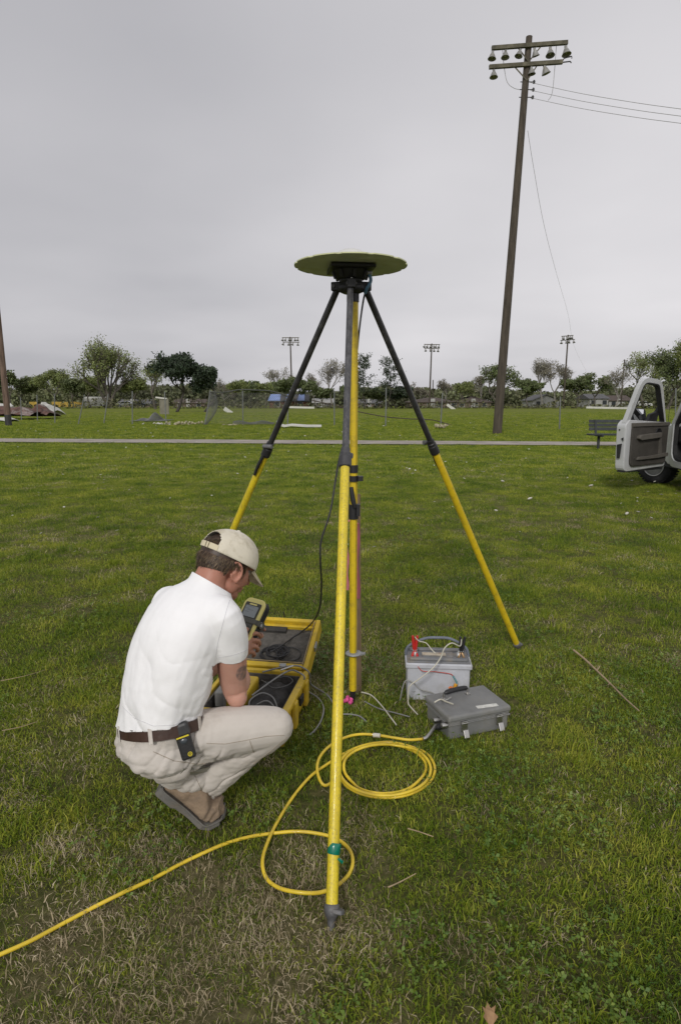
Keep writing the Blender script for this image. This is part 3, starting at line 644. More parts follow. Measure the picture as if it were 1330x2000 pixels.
for (ya, yb, dd, lb) in ((161, 213, 22, 'topmost wire running right from the big pole'), (176, 227, 22, 'middle wire running right from the big pole'), (191, 241, 22, 'lowest wire running right from the big pole')):
    cable('overhead_wire', [P(1035, ya, DT), P(1130, ya + (yb - ya) * .40, DT - 2), P(1240, ya + (yb - ya) * .76, DT - 4.5), P(1330, yb, DT - 6.5), P(1430, yb + 13, DT - 8.5), P(1560, yb + 22, DT - 11)], .009, wire_m, lb, 'wire', WG)
cable('hanging_guy_wire', [P(1030, 255, DT), P(1042, 330, 31), P(1062, 440, 36), P(1085, 530, 48), P(1109, 615, 70), P(1122, 680, 100), P(1150, 735, 139)], .008, wire_m, 'thin slack wire falling from the big pole towards the far houses', 'wire')
def far_pole(px, py, tx, ty, d, arms, label, lean=0):
    L = []
    for (l, r, o) in arms:
        n = 6 if o == 0 else 4
        for k in range(n):
            t = (k + .3) / (n - .4); L.append((l[0] + (r[0] - l[0]) * t, l[1] + (r[1] - l[1]) * t + 1, (random.uniform(-.5, .5), -.3, -1), 1.35))
    return light_pole((px, py), (tx, ty), d, d, arms, .20, .13, label, L, braces=True, detail=False)
far_pole(571, 797, 567, 658, 138, [((551, 659.5), (584, 659.5), 0), ((552, 668), (585, 668.5), .1)], 'distant light pole with two lamp arms standing left of the tripod')
far_pole(838, 797, 843, 671, 138, [((828, 672.5), (859, 673), 0), ((828, 680), (858, 681), .1)], 'distant light pole with two lamp arms right of the right tripod leg')
far_pole(1099, 798, 1109, 654, 130, [((1096, 657), (1119, 655), 0), ((1094, 665), (1122, 663), .1)], 'distant light pole with short lamp arms between the big pole and the truck')
# utility pole with transformer
b0 = P(1211, 798, 128); b0.z = 0; t0 = P(1219, 702, 128); up = empty('utility_pole', b0, 'distant utility pole with a grey transformer can near its top', 'utility pole')
MB().tube([b0, t0], [.17, .11], 10).build('pole', wood, up); c = P(1223, 716, 127.8); MB().lathe(c, [(.2, 0), (.3, .03), (.3, 1.0), (.2, 1.1)], 14).build('transformer', galv, up)
MB().box(P(1221, 704, 127.8), (.9, .1, .1)).build('crossarm', arm_wood, up)
b0 = P(844.5, 797, 150); b0.z = 0; sp = empty('utility_pole', b0, 'short thin distant pole just right of the second light pole', 'utility pole'); MB().tube([b0, P(845.5, 742, 150)], [.16, .11], 8).build('pole', wood, sp)
# leaning pole at the left edge
b0 = G(18, 831); t0 = P(-32, 330, b0.y); lp_ = empty('leaning_pole', b0, 'brown wooden pole leaning out of the left edge of the view', 'pole')
MB().tube([b0 + Vector((0, 0, -.2)), b0.lerp(t0, .3), b0.lerp(t0, .65), t0], [.185, .17, .15, .13], 14).build('pole', wood_warm, lp_)
MB().tube([b0 + Vector((0, 0, -.1)), b0.lerp(t0, .045)], [.192, .19], 14).build('tarred_foot', black_iron, lp_)

# ------------------------------------------------------------------ wrecked chain link fence
fence = empty('chain_link_fence', G(560, 829), 'wrecked chain link fence of grey posts with fallen and curled mesh', 'fence')
post_m = mat('fence post', (.19, .20, .20), .55, .12, 4, metal=.35)
mesh_m = mat('fence mesh wire', (.20, .205, .20), .5, .1, 4, metal=.4)
POSTS = [((41, 776), (43, 821)), ((73, 771), (74, 822)), ((107, 769), (108, 826)), ((166, 771), (153, 828)), ((212, 770), (203, 827)), ((259, 764), (259, 828)), ((322, 765), (325, 829)),
         ((474, 763), (475, 829)), ((563, 772), (562, 832)), ((653, 765), (653, 831)), ((754, 757), (753, 833)), ((864, 767), (860, 836)), ((1094, 775), (1092, 838)), ((1319, 758), (1318, 838)), ((411, 762), (401, 829))]
for (a, b) in POSTS:
    g = G(b[0], b[1]); g2 = Vector(g); t = P(a[0], a[1], g.y); MB().tube([g + Vector((0, 0, -.1)), t], .036, 8).build('post', post_m, fence)
def yfen(px): return G(px, 830).y
rail = [P(411, 766, yfen(411)), P(440, 766, yfen(440)), P(470, 761, yfen(470)), P(500, 762, yfen(500)), P(530, 764, yfen(530)), P(563, 774, yfen(563))]
MB().tube(spline(rail, 6), .045, 6).build('top_rail', mat('dark rail', (.06, .065, .055), .7, .1, 3), fence)
def mesh_sheet(name, fn, nu, nv, r=.0065):
    # diamond net of thin strips following surface fn(u, v)
    vs = []; fs = []
    def seg(a, b):
        a = Vector(a); b = Vector(b); d_ = b - a
        if d_.length < 1e-6: return
        u_, w_, _ = frame_of(d_); i = len(vs); vs.extend([a + u_ * r, a - u_ * r * .5 + w_ * r, a - u_ * r * .5 - w_ * r, b + u_ * r, b - u_ * r * .5 + w_ * r, b - u_ * r * .5 - w_ * r])
        fs.extend([(i, i + 1, i + 4, i + 3), (i + 1, i + 2, i + 5, i + 4), (i + 2, i, i + 3, i + 5)])
    for i in range(nu):
        for j in range(nv):
            if (i + j) % 2 == 0:
                seg(fn(i / nu, j / nv), fn((i + 1) / nu, (j + 1) / nv)); seg(fn((i + 1) / nu, j / nv), fn(i / nu, (j + 1) / nv))
    mb = MB(); mb.add(vs, fs); return mb.build(name, mesh_m, fence, kind='stuff')
yb_ = yfen(405)
def curled(u, v):   # strip of mesh pulled off the post, hanging as a curl
    a = P(412, 764, yb_).lerp(P(398, 829, yb_), v); wdt = .75 * math.sin(pi * min(1, v * .85 + .08)) ; ang = u * 2.6
    return a + Vector((wdt * math.sin(ang) * .75, .35 * (1 - math.cos(ang)), 0))
mesh_sheet('curled_mesh', curled, 22, 44, .009)
def fallen(u, v):
    x0 = P(262, 815, 46).x; x1 = P(322, 815, 46).x; x = x0 + (x1 - x0) * u; return Vector((x, 45 + 3.4 * v + .3 * math.sin(7 * u), .06 + .75 * math.sin(pi * u) ** 2 * math.sin(pi * min(1, v * 1.05)) * (.6 + .4 * math.sin(9 * u + 3 * v))))
mesh_sheet('fallen_mesh', fallen, 44, 44, .012)
def lying(u, v):
    x0, x1 = P(455, 830, yfen(455)).x, P(535, 830, yfen(535)).x; return Vector((x0 + (x1 - x0) * u, yfen(470) - .2 + .8 * v, .05 + .22 * math.sin(pi * v) * (.7 + .3 * math.sin(11 * u))))
mesh_sheet('lying_mesh', lying, 40, 14, .01)
def hanging(u, v):
    x0, x1 = P(412, 800, yfen(412)).x, P(563, 800, yfen(563)).x; x = x0 + (x1 - x0) * u; return Vector((x, yfen(470) + .02, .1 + v * 1.9))
mesh_sheet('hanging_mesh', hanging, 74, 30, .0035)
# cable sagging along the fence
cable('fallen_cable', [P(610, 782, yfen(650)), P(655, 792, yfen(655)), P(700, 804, yfen(700)), P(753, 814, yfen(753)), P(800, 818, yfen(800)), P(842, 820, yfen(842)), P(870, 827, yfen(865)), P(900, 834, yfen(890))], .035, mat('brown cable', (.06, .045, .035), .8, .1, 4), 'dark cable sagging across the fence line behind the tripod')
# ------------------------------------------------------------------ storm debris
sheet_w = mat('bent white metal sheet', (.58, .58, .54), .5, .12, 2, dirt=(.3, .25, .18), dirt_scale=2); sheet_r = mat('torn roofing underside', (.115, .058, .045), .8, .4, 1.2, .5, 8, dirt=(.4, .38, .36), dirt_scale=.9, dirt_amt=.8)
def crumple(name, px0, px1, y0, y1, h, m, label, cat, seed, nx=26, ny=8, root=None, lift=.04):
    d0, d1 = G((px0 + px1) / 2, y1).y, G((px0 + px1) / 2, y1).y + (y1 - y0) * .12 + 1.0; r = random.Random(seed); vs = []; 
    xa, xb = P(px0, y1, d0).x, P(px1, y1, d0).x
    for j in range(ny):
        for i in range(nx):
            u, v = i / (nx - 1), j / (ny - 1); z = lift + h * math.sin(pi * min(1, v * .9 + .1)) * (.35 + .65 * fbm([u * 5 + seed], [v * 2.0], seed, 3, 1.0)[0] * 1.6) * (.4 + .6 * math.sin(pi * (u * .9 + .05)))
            vs.append(Vector((xa + (xb - xa) * u + r.uniform(-.03, .03), d0 + (d1 - d0) * v + .3 * math.sin(u * 9 + seed), z)))
    fs = [(j * nx + i, j * nx + i + 1, (j + 1) * nx + i + 1, (j + 1) * nx + i) for j in range(ny - 1) for i in range(nx - 1)]
    o = MB().add(vs, fs).build(name, m, root); s = o.modifiers.new('s', 'SOLIDIFY'); s.thickness = .03
    if root is None: tag(o, label, cat)
    return o
rr = empty('torn_roofing', G(40, 821), 'crumpled heap of torn brown and white metal roofing beside the leaning pole', 'debris')
crumple('roof_sheet', -60, 62, 803, 820, .95, sheet_r, '', '', 3, root=rr, lift=.25); crumple('roof_sheet', 20, 95, 804, 819, 1.05, sheet_r, '', '', 8, root=rr, lift=.2)
crumple('white_edge', 62, 96, 800, 818, 1.25, sheet_w, '', '', 12, 8, 5, root=rr, lift=.3); crumple('white_edge', -50, 16, 816, 824, .35, sheet_w, '', '', 14, 12, 5, root=rr)
crumple('white_edge', -10, 24, 802, 808, .9, sheet_w, '', '', 15, 10, 5, root=rr, lift=.5)
mb = MB(); pts = [(541, 830, .30), (548, 834, .12), (556, 835, .06), (570, 833, .12), (600, 834, .06), (628, 836, .06)]; g0 = G(580, 836)
ringz = [[Vector((P(px, y, g0.y).x, g0.y - .25, z)), Vector((P(px, y, g0.y).x, g0.y + .25, z + .05)), Vector((P(px, y, g0.y).x, g0.y + .25, z + .12)), Vector((P(px, y, g0.y).x, g0.y - .25, z + .08))] for px, y, z in pts]
mb.rings(ringz, True, False).build('gutter_strip', sheet_w, None, label='long bent white metal strip lying behind the left tripod leg', cat='debris')
bits = [(375, 829, .9, .25, 'pale torn insulation lump lying left of the curled mesh', 'insulation'), (341, 830, 1.3, .25, 'pale yellow insulation lump lying right of the leaning fence posts', 'insulation'), (312, 829, 1.0, .12, 'small flat grey sheet next to the insulation lump', 'sheet'), (862, 838, .5, .28, 'pale weedy clump at the foot of a fence post', 'weeds'), (450, 831, .8, .12, 'yellowish scrap lying at the end of the lying mesh', 'scrap')]
for k, (px, y, w, h, lb, cat) in enumerate(bits):
    g = G(px, y); m = MB(); r = random.Random(k)
    for q in range(16): m.ellipsoid(g + Vector((r.gauss(0, w / 3.4), r.uniform(-.15, .15), r.uniform(.02, h * .7))), (r.uniform(.04, .16), .08, r.uniform(.12, .4) * h), Euler((r.uniform(-.5, .5), r.uniform(-.6, .6), r.uniform(0, 3))).to_matrix(), 5, 4)
    m.build('debris_scrap', mat('insulation', (.36, .33, .22), .9, .2, 3) if cat != 'sheet' else sheet_w, None, label=lb, cat=cat)
bd = empty('debris_board', P(326, 806, 62), 'grey board with white top sheet standing behind the fence', 'debris'); g = P(322, 806, 62)
MB().box((g.x, 62, .95), (.9, .08, 1.5)).build('board', mat('grey board', (.20, .19, .15), .9, .15, 2), bd); MB().box((g.x - .25, 62, 1.78), (1.1, .25, .14), Matrix.Rotation(.12, 3, 'Y')).build('top_sheet', sheet_w, bd)
for (px, y, w, lb) in ((587, 798, 5.5, 'long white board lying in front of the grey shed'), (446, 806, 1.2, 'small white panel tilted in the grass left of the tarped house'), (1186, 799, 8, 'long white low wall in front of the white house'), (882, 799, 2.2, 'white scrap beside the second light pole')):
    g = G(px, y); MB().box(g + Vector((0, 0, .22)), (w, .12, .38 if w > 3 else .5), Matrix.Rotation(.02 if w > 3 else .6, 3, 'Y')).build('white_board', sheet_w, None, bevel=.02, label=lb, cat='board')
# pale litter scattered over the lawn
r = np.random.default_rng(17); vs = []; fs = []
lm = MB()
for k in range(520):
    y = 5.5 + 40 * r.random() ** 1.3; x = (r.random() * 2 - 1) * (y * .6 + 1); 
    if y < 9 and r.random() < .5: continue
    s = r.uniform(.008, .028) * (.7 + y / 25); a = r.uniform(0, 6.28); c = Vector((x, y, .045 + .02 * r.random())); u = Vector((math.cos(a), math.sin(a), r.uniform(-.3, .3))) * s; w = Vector((-math.sin(a), math.cos(a), r.uniform(-.2, .5))) * s * r.uniform(.4, 1)
    n_ = Vector((0, 0, .004)); lm.add([c + u, c + w, c - u, c - w, c + u + n_, c + w + n_, c - u + n_, c - w + n_], [(3, 2, 1, 0), (4, 5, 6, 7), (0, 1, 5, 4), (1, 2, 6, 5), (2, 3, 7, 6), (3, 0, 4, 7)])
lm.build('litter', mat('pale litter', (.50, .48, .42), .8, .25, 1, island=.3), None, label='tiny pale scraps scattered over the lawn', kind='stuff')
for (px, y, s, lb) in ((981, 944, .05, 'white scrap on the lawn right of the right tripod leg'), (1153, 953, .045, 'white scrap on the lawn in front of the truck'), (1034, 979, .045, 'small white scrap near the middle of the right lawn'), (1223, 1009, .04, 'white scrap on the lawn below the truck wheel'), (968, 1003, .03, 'tiny white scrap left of the middle of the right lawn')):
    g = G(px, y); MB().ellipsoid(g + Vector((0, 0, .045)), (s, s * .6, s * .35), Euler((.3, .2, px)).to_matrix(), 7, 5).build('white_scrap', mat('pale litter', 0), None, label=lb, cat='scrap')

# ------------------------------------------------------------------ bench
bm_ = mat('dark painted bench', (.022, .027, .030), .6, .2, 5, dirt=(.06, .07, .065), dirt_scale=8)
bg0 = G(1167, 877); BD = bg0.y; bn = empty('park_bench', (bg0.x + .55, BD, 0), 'dark slatted park bench beside the path, partly behind the truck door', 'bench'); bx0 = P(1148, 858, BD).x; bl = 1.83
for k in range(4): MB().box((bx0 + bl / 2, BD - .22 + k * .115, .46), (bl, .095, .045)).build('seat_slat', bm_, bn, bevel=.006)
for k in range(3): MB().box((bx0 + .07 + bl / 2, BD + .30 + k * .025, .62 + k * .12), (bl - .1, .03, .10), Matrix.Rotation(-.2, 3, 'X')).build('back_slat', bm_, bn, bevel=.006)
for dx in (.33, bl - .33):
    lg = MB(); x = bx0 + dx; lg.tube([(x, BD, -.05), (x, BD, .44)], .045, 8); lg.box((x, BD - .02, .42), (.06, .55, .05)); lg.box((x, BD + .29, .66), (.06, .04, .5), Matrix.Rotation(-.2, 3, 'X')); lg.build('leg', bm_, bn)
# ------------------------------------------------------------------ pickup truck with open door
t_white = mat('white truck paint', (.50, .51, .52), .35, .06, 1.5, coat=.3, dirt=(.25, .22, .17), dirt_scale=2.5, dirt_amt=.5)
t_trim = mat('grey door trim', (.060, .054, .046), .75, .15, 6, .25, 160); t_light = mat('lighter door trim', (.105, .096, .082), .7, .1, 6)
t_black = mat('black rubber seal', (.015, .015, .016), .7, .2, 8); t_dark = mat('dark cab interior', (.03, .03, .03), .8, .2, 4)
mirror_m = mat('mirror glass', (.75, .76, .78), .03, .02, 1, metal=1.0); steel = mat('steel rim', (.22, .22, .22), .45, .2, 6, metal=.7)
hinge = P(1303, 900, 10.55); hinge.z = 0
truck = empty('pickup_truck', hinge, 'white pickup truck at the right edge with its driver door wide open', 'pickup truck')
ra = math.radians(-96); RR = Vector((math.cos(ra), math.sin(ra), 0)); FWDT = -RR; INW = Vector((-RR.y, RR.x, 0))   # rearwards, forwards, into the cab
if INW.x < 0: INW = -INW
OUTW = -INW
def TK(f, o, z): return hinge + FWDT * f + OUTW * o + Vector((0, 0, z))     # f forwards from the hinge, o outwards
def tslab(name, prof, o0, o1, m, parent=None, bevel=.0, **k):
    return MB().slab([TK(f, o0, z) for f, z in prof], OUTW, o1 - o0).build(name, m, parent or truck, bevel=bevel, **k)
# front wing with wheel arch, bonnet, cab shell with the door opening, roof, bed
arch = [(.72 + .46 * math.cos(a), .40 + .46 * math.sin(a)) for a in np.linspace(pi - .25, .25, 12)]
tslab('front_wing', [(.02, .42)] + [(f, z) for f, z in arch] + [(1.42, .50), (1.45, .72), (1.40, 1.0), (.9, 1.06), (.02, 1.10)], -.06, -.02, t_white, bevel=.015)
tslab('bonnet', [(.02, 1.06), (.02, 1.12), (.9, 1.08), (1.38, 1.02), (1.42, .95)], -1.75, -.08, t_white, bevel=.03)
tslab('front_bumper', [(1.44, .42), (1.56, .44), (1.56, .66), (1.44, .66)], -1.80, -.04, steel, bevel=.03)
def rframe(name, outer, inner, o0, o1, m, parent):
    n = len(outer); mb = MB(); A = [TK(f, o0, z) for f, z in outer]; B = [TK(f, o0, z) for f, z in inner]; C = [TK(f, o1, z) for f, z in outer]; D = [TK(f, o1, z) for f, z in inner]
    fs = []
    for i in range(n):
        j = (i + 1) % n
        fs += [(i, j, n + j, n + i), (2 * n + i, 3 * n + i, 3 * n + j, 2 * n + j), (i, 2 * n + i, 2 * n + j, j), (n + i, n + j, 3 * n + j, 3 * n + i)]
    return mb.add(A + B + C + D, fs).build(name, m, parent)
def rounded(pts, r=.06, n=5):
    o = []; m = len(pts)
    for i in range(m):
        p = Vector((*pts[i], 0)); a = Vector((*pts[i - 1], 0)); b = Vector((*pts[(i + 1) % m], 0)); ra_ = r if not hasattr(r, '__len__') else r[i]
        u = (a - p); v = (b - p); k = min(ra_, u.length * .45, v.length * .45); u.normalize(); v.normalize()
        for t in np.linspace(0, 1, n): q = (p + u * k) * (1 - t) ** 2 + p * 2 * t * (1 - t) + (p + v * k) * t * t; o.append((q.x, q.y))
    return o
op_o = rounded([(.03, .40), (-1.16, .40), (-1.20, 1.1), (-1.10, 1.78), (-.56, 1.84), (.03, 1.14)], [.2, .12, .05, .12, .12, .05]); op_i = rounded([(-.05, .50), (-1.08, .50), (-1.12, 1.1), (-1.03, 1.71), (-.60, 1.77), (-.05, 1.12)], [.22, .12, .05, .12, .12, .05])
rframe('door_opening', op_o, op_i, -.09, -.02, t_white, truck)
op_j = rounded([(-.08, .54), (-1.04, .54), (-1.08, 1.1), (-1.0, 1.67), (-.63, 1.73), (-.08, 1.10)], [.22, .12, .05, .12, .12, .05]); rframe('door_seal', op_i, op_j, -.10, -.04, t_black, truck)
tslab('rear_cab_panel', [(-1.2, .42), (-2.0, .42), (-2.0, 1.1), (-1.2, 1.1)], -.06, -.02, t_white, bevel=.01)
tslab('roof', [(-.56, 1.84), (-.7, 1.90), (-1.9, 1.88), (-1.95, 1.80), (-.6, 1.80)], -1.6, -.10, t_white, bevel=.03)
tslab('truck_bed', [(-2.05, .48), (-3.9, .48), (-3.9, 1.10), (-2.05, 1.10)], -1.75, -.03, t_white, bevel=.03)
tslab('floor', [(.6, .36), (-2.0, .36), (-2.0, .50), (.6, .50)], -1.70, -.10, t_dark)
tslab('bulkhead', [(.03, .5), (.10, .5), (.10, 1.10), (.03, 1.10)], -1.68, -.10, t_dark); tslab('dashboard', [(.02, .78), (-.28, .82), (-.30, 1.02), (.02, 1.08)], -1.62, -.12, t_dark, bevel=.03)
tslab('windscreen', [(.03, 1.12), (.05, 1.12), (-.58, 1.82), (-.60, 1.82)], -1.6, -.14, mat('windscreen glass', (.05, .06, .06), .08, .05, 1))
tslab('seat', [(-.55, .5), (-1.15, .5), (-1.35, 1.35), (-1.2, 1.38), (-1.02, .84), (-.52, .80)], -1.55, -.18, mat('seat cloth', (.055, .052, .05), .9, .2, 20), bevel=.05)
tslab('far_side', [(1.42, .42), (-2.0, .42), (-2.0, 1.1), (1.42, 1.02)], -1.80, -1.76, t_white)
sw = MB(); cst = TK(-.42, -.45, 1.0); ax = (FWDT * .85 + Vector((0, 0, -.5))).normalized(); u, w, _ = frame_of(ax)
sw.tube([cst + (u * math.cos(a) + w * math.sin(a)) * .19 for a in np.linspace(0, 2 * pi, 25)], .014, 8, cap=False); sw.tube([cst + u * .19, cst - u * .19], .012, 6); sw.build('steering_wheel', t_black, truck)
tslab('chassis', [(1.2, .40), (-3.7, .40), (-3.7, .52), (1.2, .52)], -1.3, -.45, t_dark)
def wheel(f, o, steer, lb=None):
    c = TK(f, o, .365); n = (OUTW * math.cos(steer) + RR * math.sin(steer)).normalized() if o > -1 else -(OUTW * math.cos(steer) + RR * math.sin(steer)).normalized()
    w = MB().lathe(c - n * .12, [(.20, .0), (.30, -.005), (.345, .02), (.362, .05), (.365, .12), (.362, .19), (.345, .225), (.30, .245), (.235, .245), (.215, .235), (.21, .06), (.20, .05)], 40, n, cap=False).build('wheel', TYRE, truck)
    MB().lathe(c - n * .12, [(.212, .235), (.222, .246), (.212, .25), (.195, .22), (.185, .15), (.17, .13), (.15, .15), (.11, .19), (.08, .20), (.075, .225), (.045, .23), (.03, .22), (.005, .22)], 32, n).build('rim', steel, w)
    MB().lathe(c - n * .12, [(.205, .247), (.214, .254), (.222, .250)], 32, n, cap=False).build('rim_lip', mat('bright rim lip', (.42, .42, .41), .4, .1, 6, metal=.6), w); MB().lathe(c - n * .12, [(.150, .160), (.158, .168), (.166, .160)], 32, n, cap=False).build('rim_ring', mat('bright rim lip', 0), w)
    bl_ = MB()
    uu, ww, _ = frame_of(n)
    for k in range(6):
        a = k * pi / 3; p = c - n * .12 + (uu * math.cos(a) + ww * math.sin(a)) * .06; bl_.tube([p + n * .20, p + n * .222], .009, 6)
    bl_.build('wheel_nuts', t_black, w)
    tb = MB()
    for k in range(40):
        a = 2 * pi * k / 40; rd = uu * math.cos(a) + ww * math.sin(a); tg = n.cross(rd)
        for q in (-.085, .085): tb.box(c + rd * .3625 + n * (q), (.040, .07, .008), Matrix((tg, n, rd)).transposed())
    tb.build('tread', TYRE, w)
wheel(.72, -.13, math.radians(32)); wheel(-2.75, -.13, 0); wheel(.72, -1.65, math.radians(32)); wheel(-2.75, -1.65, 0)
# the open door: its own frame; s runs from hinge to free edge, z up, t towards the inner face
da = math.radians(-149); DV = Vector((math.cos(da), math.sin(da), 0)); DN = Vector((DV.y, -DV.x, 0))
if DN.dot(RR) < 0: DN = -DN
DO = hinge + OUTW * .05 + FWDT * -.02
def DK(s, t, z): t = t + max(0.0, z - 1.13) * .20; return DO + DV * s + DN * t + Vector((0, 0, z))
door = MB(); outl = rounded([(.0, .40), (1.13, .36), (1.17, 1.12), (1.09, 1.20), (.0, 1.14)], [.06, .10, .05, .02, .03])
door.slab([DK(s, -.16, z) for s, z in outl], DN, .16); door_o = door.build('door', t_white, truck, bevel=.012)
fo = rounded([(.03, 1.12), (.47, 1.83), (1.00, 1.88), (1.15, 1.14)], [.02, .16, .20, .02], 6); fi = rounded([(.10, 1.15), (.52, 1.765), (.93, 1.80), (1.055, 1.15)], [.02, .08, .12, .02], 6)
def dframe(name, A, B, t0, t1, m, parent, bevel=0):
    n = len(A); vs = [DK(s, t0, z) for s, z in A] + [DK(s, t0, z) for s, z in B] + [DK(s, t1, z) for s, z in A] + [DK(s, t1, z) for s, z in B]; fs = []
    for i in range(n):
        j = (i + 1) % n; fs += [(i, j, n + j, n + i), (2 * n + i, 3 * n + i, 3 * n + j, 2 * n + j), (i, 2 * n + i, 2 * n + j, j), (n + i, n + j, 3 * n + j, 3 * n + i)]
    return MB().add(vs, fs).build(name, m, parent)
dframe('window_frame', fo, fi, -.095, -.02, t_white, door_o); fj = rounded([(.12, 1.16), (.53, 1.745), (.915, 1.78), (1.035, 1.16)], [.02, .08, .11, .02], 6); dframe('window_seal', fi, fj, -.10, -.015, t_black, door_o)
pan = rounded([(.05, .46), (1.02, .44), (1.03, 1.13), (.04, 1.13)], [.06, .10, .03, .03])
MB().slab([DK(s, .002, z) for s, z in pan], DN, .035).build('inner_panel', t_trim, door_o, bevel=.01)
MB().slab([DK(s, .003, z) for s, z in rounded([(.05, 1.09), (1.03, 1.09), (1.04, 1.15), (.04, 1.15)], .01)], DN, .055).build('window_ledge', t_light, door_o, bevel=.012)
MB().slab([DK(s, .03, z) for s, z in rounded([(.30, .985), (.88, .955), (.92, .90), (.86, .87), (.32, .90)], .03)], DN, .07).build('armrest', t_light, door_o, bevel=.02)
MB().lathe(DK(.34, .03, .97), [(.085, 0), (.085, .025), (.072, .03), (.07, .015), (.01, .012)], 20, DN).build('speaker', t_black, door_o)
MB().slab([DK(s, .03, z) for s, z in rounded([(.06, .64), (.34, .615), (.60, .60), (.86, .60), (.90, .55), (.34, .56), (.05, .58)], .02)], DN, .05).build('map_pocket', t_light, door_o, bevel=.012)
for k in range(7): MB().box(DK(.84, .042, .47 + k * .02), (.24, .012, .007), Matrix((DV, DN, Vector((0, 0, 1)))).transposed()).build('grille_bar', t_light, door_o)
MB().slab([DK(s, .03, z) for s, z in rounded([(.18, .62), (.24, .88), (.30, .88), (.28, .62)], .01)], DN, .02).build('pull_strap', t_light, door_o, bevel=.008)
def end(s, t, z): return DK(1.168, t, z)
MB().slab([end(0, -.125, .80), end(0, -.04, .82), end(0, -.06, .58), end(0, -.11, .58)], DV, .008).build('edge_cover', t_black, door_o)
MB().slab([end(0, -.06, .90), end(0, -.02, .92), end(0, -.02, .86)], DV, .008).build('door_latch', t_black, door_o); MB().lathe(end(0, -.10, 1.04), [(.012, 0), (.012, .01)], 8, DV).build('bolt', t_black, door_o)
MB().box(DK(.58, -.07, .365), (1.05, .12, .03), Matrix((DV, DN, Vector((0, 0, 1)))).transposed()).build('bottom_seal', t_black, door_o)
# wing mirror, on the outer side, its glass facing back
mc = DK(.44, -.22, 1.26); Rm = Matrix((DV, DN, Vector((0, 0, 1)))).transposed()
def DK2(s, t, z): return DK(s, t - .34 * (z - 1.13), z)
mrr = MB().slab([DK2(s, -.30, z) for s, z in rounded([(.28, 1.165), (.66, 1.165), (.70, 1.31), (.62, 1.385), (.30, 1.37)], .05)], DN, .09).build('wing_mirror', t_black, door_o, bevel=.015)
MB().slab([DK2(s, -.205, z) for s, z in rounded([(.32, 1.18), (.64, 1.18), (.67, 1.30), (.61, 1.368), (.33, 1.355)], .04)], DN, .004).build('mirror_glass', mirror_m, mrr)
MB().slab([DK(s, -.2, z) for s, z in [(.12, 1.15), (.38, 1.15), (.36, 1.28), (.20, 1.32), (.13, 1.42)]], DN, .06).build('mirror_arm', t_black, mrr, bevel=.01)
MB().tube([TK(.5, -.15, 1.08), TK(.5, -.15, 2.05)], .004, 6).build('aerial', t_black, truck)

# ------------------------------------------------------------------ antenna tripod
yel = mat('yellow tripod tube', (.70, .55, .02), .42, .10, 3, .15, 40, coat=.15, stretch=(9, 9, 1), dirt=(.20, .16, .07), dirt_scale=26, dirt_amt=.8)
yel_d = mat('darker yellow pole', (.64, .465, .014), .45, .07, 5, dirt=(.14, .10, .04), dirt_scale=30, dirt_amt=.4)
blk = mat('black anodised tube', (.022, .022, .023), .42, .25, 7, dirt=(.09, .09, .085), dirt_scale=25, dirt_amt=.5)
grey_t = mat('worn dark grey tube', (.065, .066, .072), .5, .3, 5, stretch=(8, 8, 1), dirt=(.17, .16, .15), dirt_scale=22, dirt_amt=.6)
cast = mat('cast grey metal', (.15, .15, .155), .6, .25, 12, .3, 80, metal=.3, dirt=(.10, .08, .05), dirt_scale=14)
bkp = mat('black plastic', (.018, .018, .02), .5, .2, 9)
C0 = G(689, 1375); C0z = 0
HX, HY = P(686, 556, C0.y).x, C0.y
tri = empty('antenna_tripod', (C0.x, C0.y, 0), 'tall tripod with black and grey upper legs and yellow lower legs holding a round antenna', 'tripod')
htop = P(686, 553, C0.y).z
def leg(foot, head, ky, upper_m, r_up, r_lo, lower_m, out, label=None, cable_=False, collar_m=bkp):
    foot = Vector(foot); head = Vector(head); d_ = (head - foot).normalized(); kf = t_at_y(foot, head, ky); K = foot.lerp(head, kf)
    lg = MB().tube([foot.lerp(head, .020), K], r_lo, 22).build('lower_leg', lower_m, tri, label=label)
    MB().tube([K, head], r_up, 20).build('upper_leg', upper_m, tri)
    u = Vector(out).normalized()
    cl = MB().lathe(K - d_ * .045, [(r_lo * .98, 0), (r_lo * 1.28, .003), (r_lo * 1.36, .006), (r_lo * 1.36, .046), (r_lo * 1.24, .05), (r_lo * 1.24, .062), (r_up * 1.3, .066), (r_up * 1.3, .082), (r_up * .9, .084)], 20, d_, cap=False, smooth=False).build('clamp_collar', collar_m, tri)
    sd_ = d_.cross(u).normalized()
    MB().tube([K + sd_ * r_lo * 1.2 - d_ * .03, K + sd_ * r_lo * 1.7 - d_ * .10, K + sd_ * r_lo * 1.45 - d_ * .155], [.010, .009, .007], 8).build('clamp_lever', bkp, cl)
    MB().tube([K + sd_ * r_lo * 1.45 + u * .02 + d_ * .02, K + sd_ * r_lo * 1.45 - u * .03 + d_ * .02], .011, 8).build('clamp_bolt', cast, cl)
    ft = MB().lathe(foot.lerp(head, .022), [(r_lo * .95, .004), (r_lo * 1.25, 0), (r_lo * 1.30, -.012), (r_lo * 1.1, -.026), (r_lo * .72, -.036), (r_lo * .6, -.05), (.006, -.09)], 18, d_, cap=False).build('foot', cast, tri)
    p = foot.lerp(head, .020); MB().slab([p + u * r_lo * .5 + sd_ * .022, p + u * r_lo * 2.0 + sd_ * .016, p + u * r_lo * 2.15, p + u * r_lo * 2.0 - sd_ * .016, p + u * r_lo * .5 - sd_ * .022], -d_, .012).build('foot_step', cast, ft, bevel=.003)
    return lg
hub = Vector((HX, HY, htop))
def hubp(dx, dy, dz=0): return hub + Vector((dx, dy, dz))
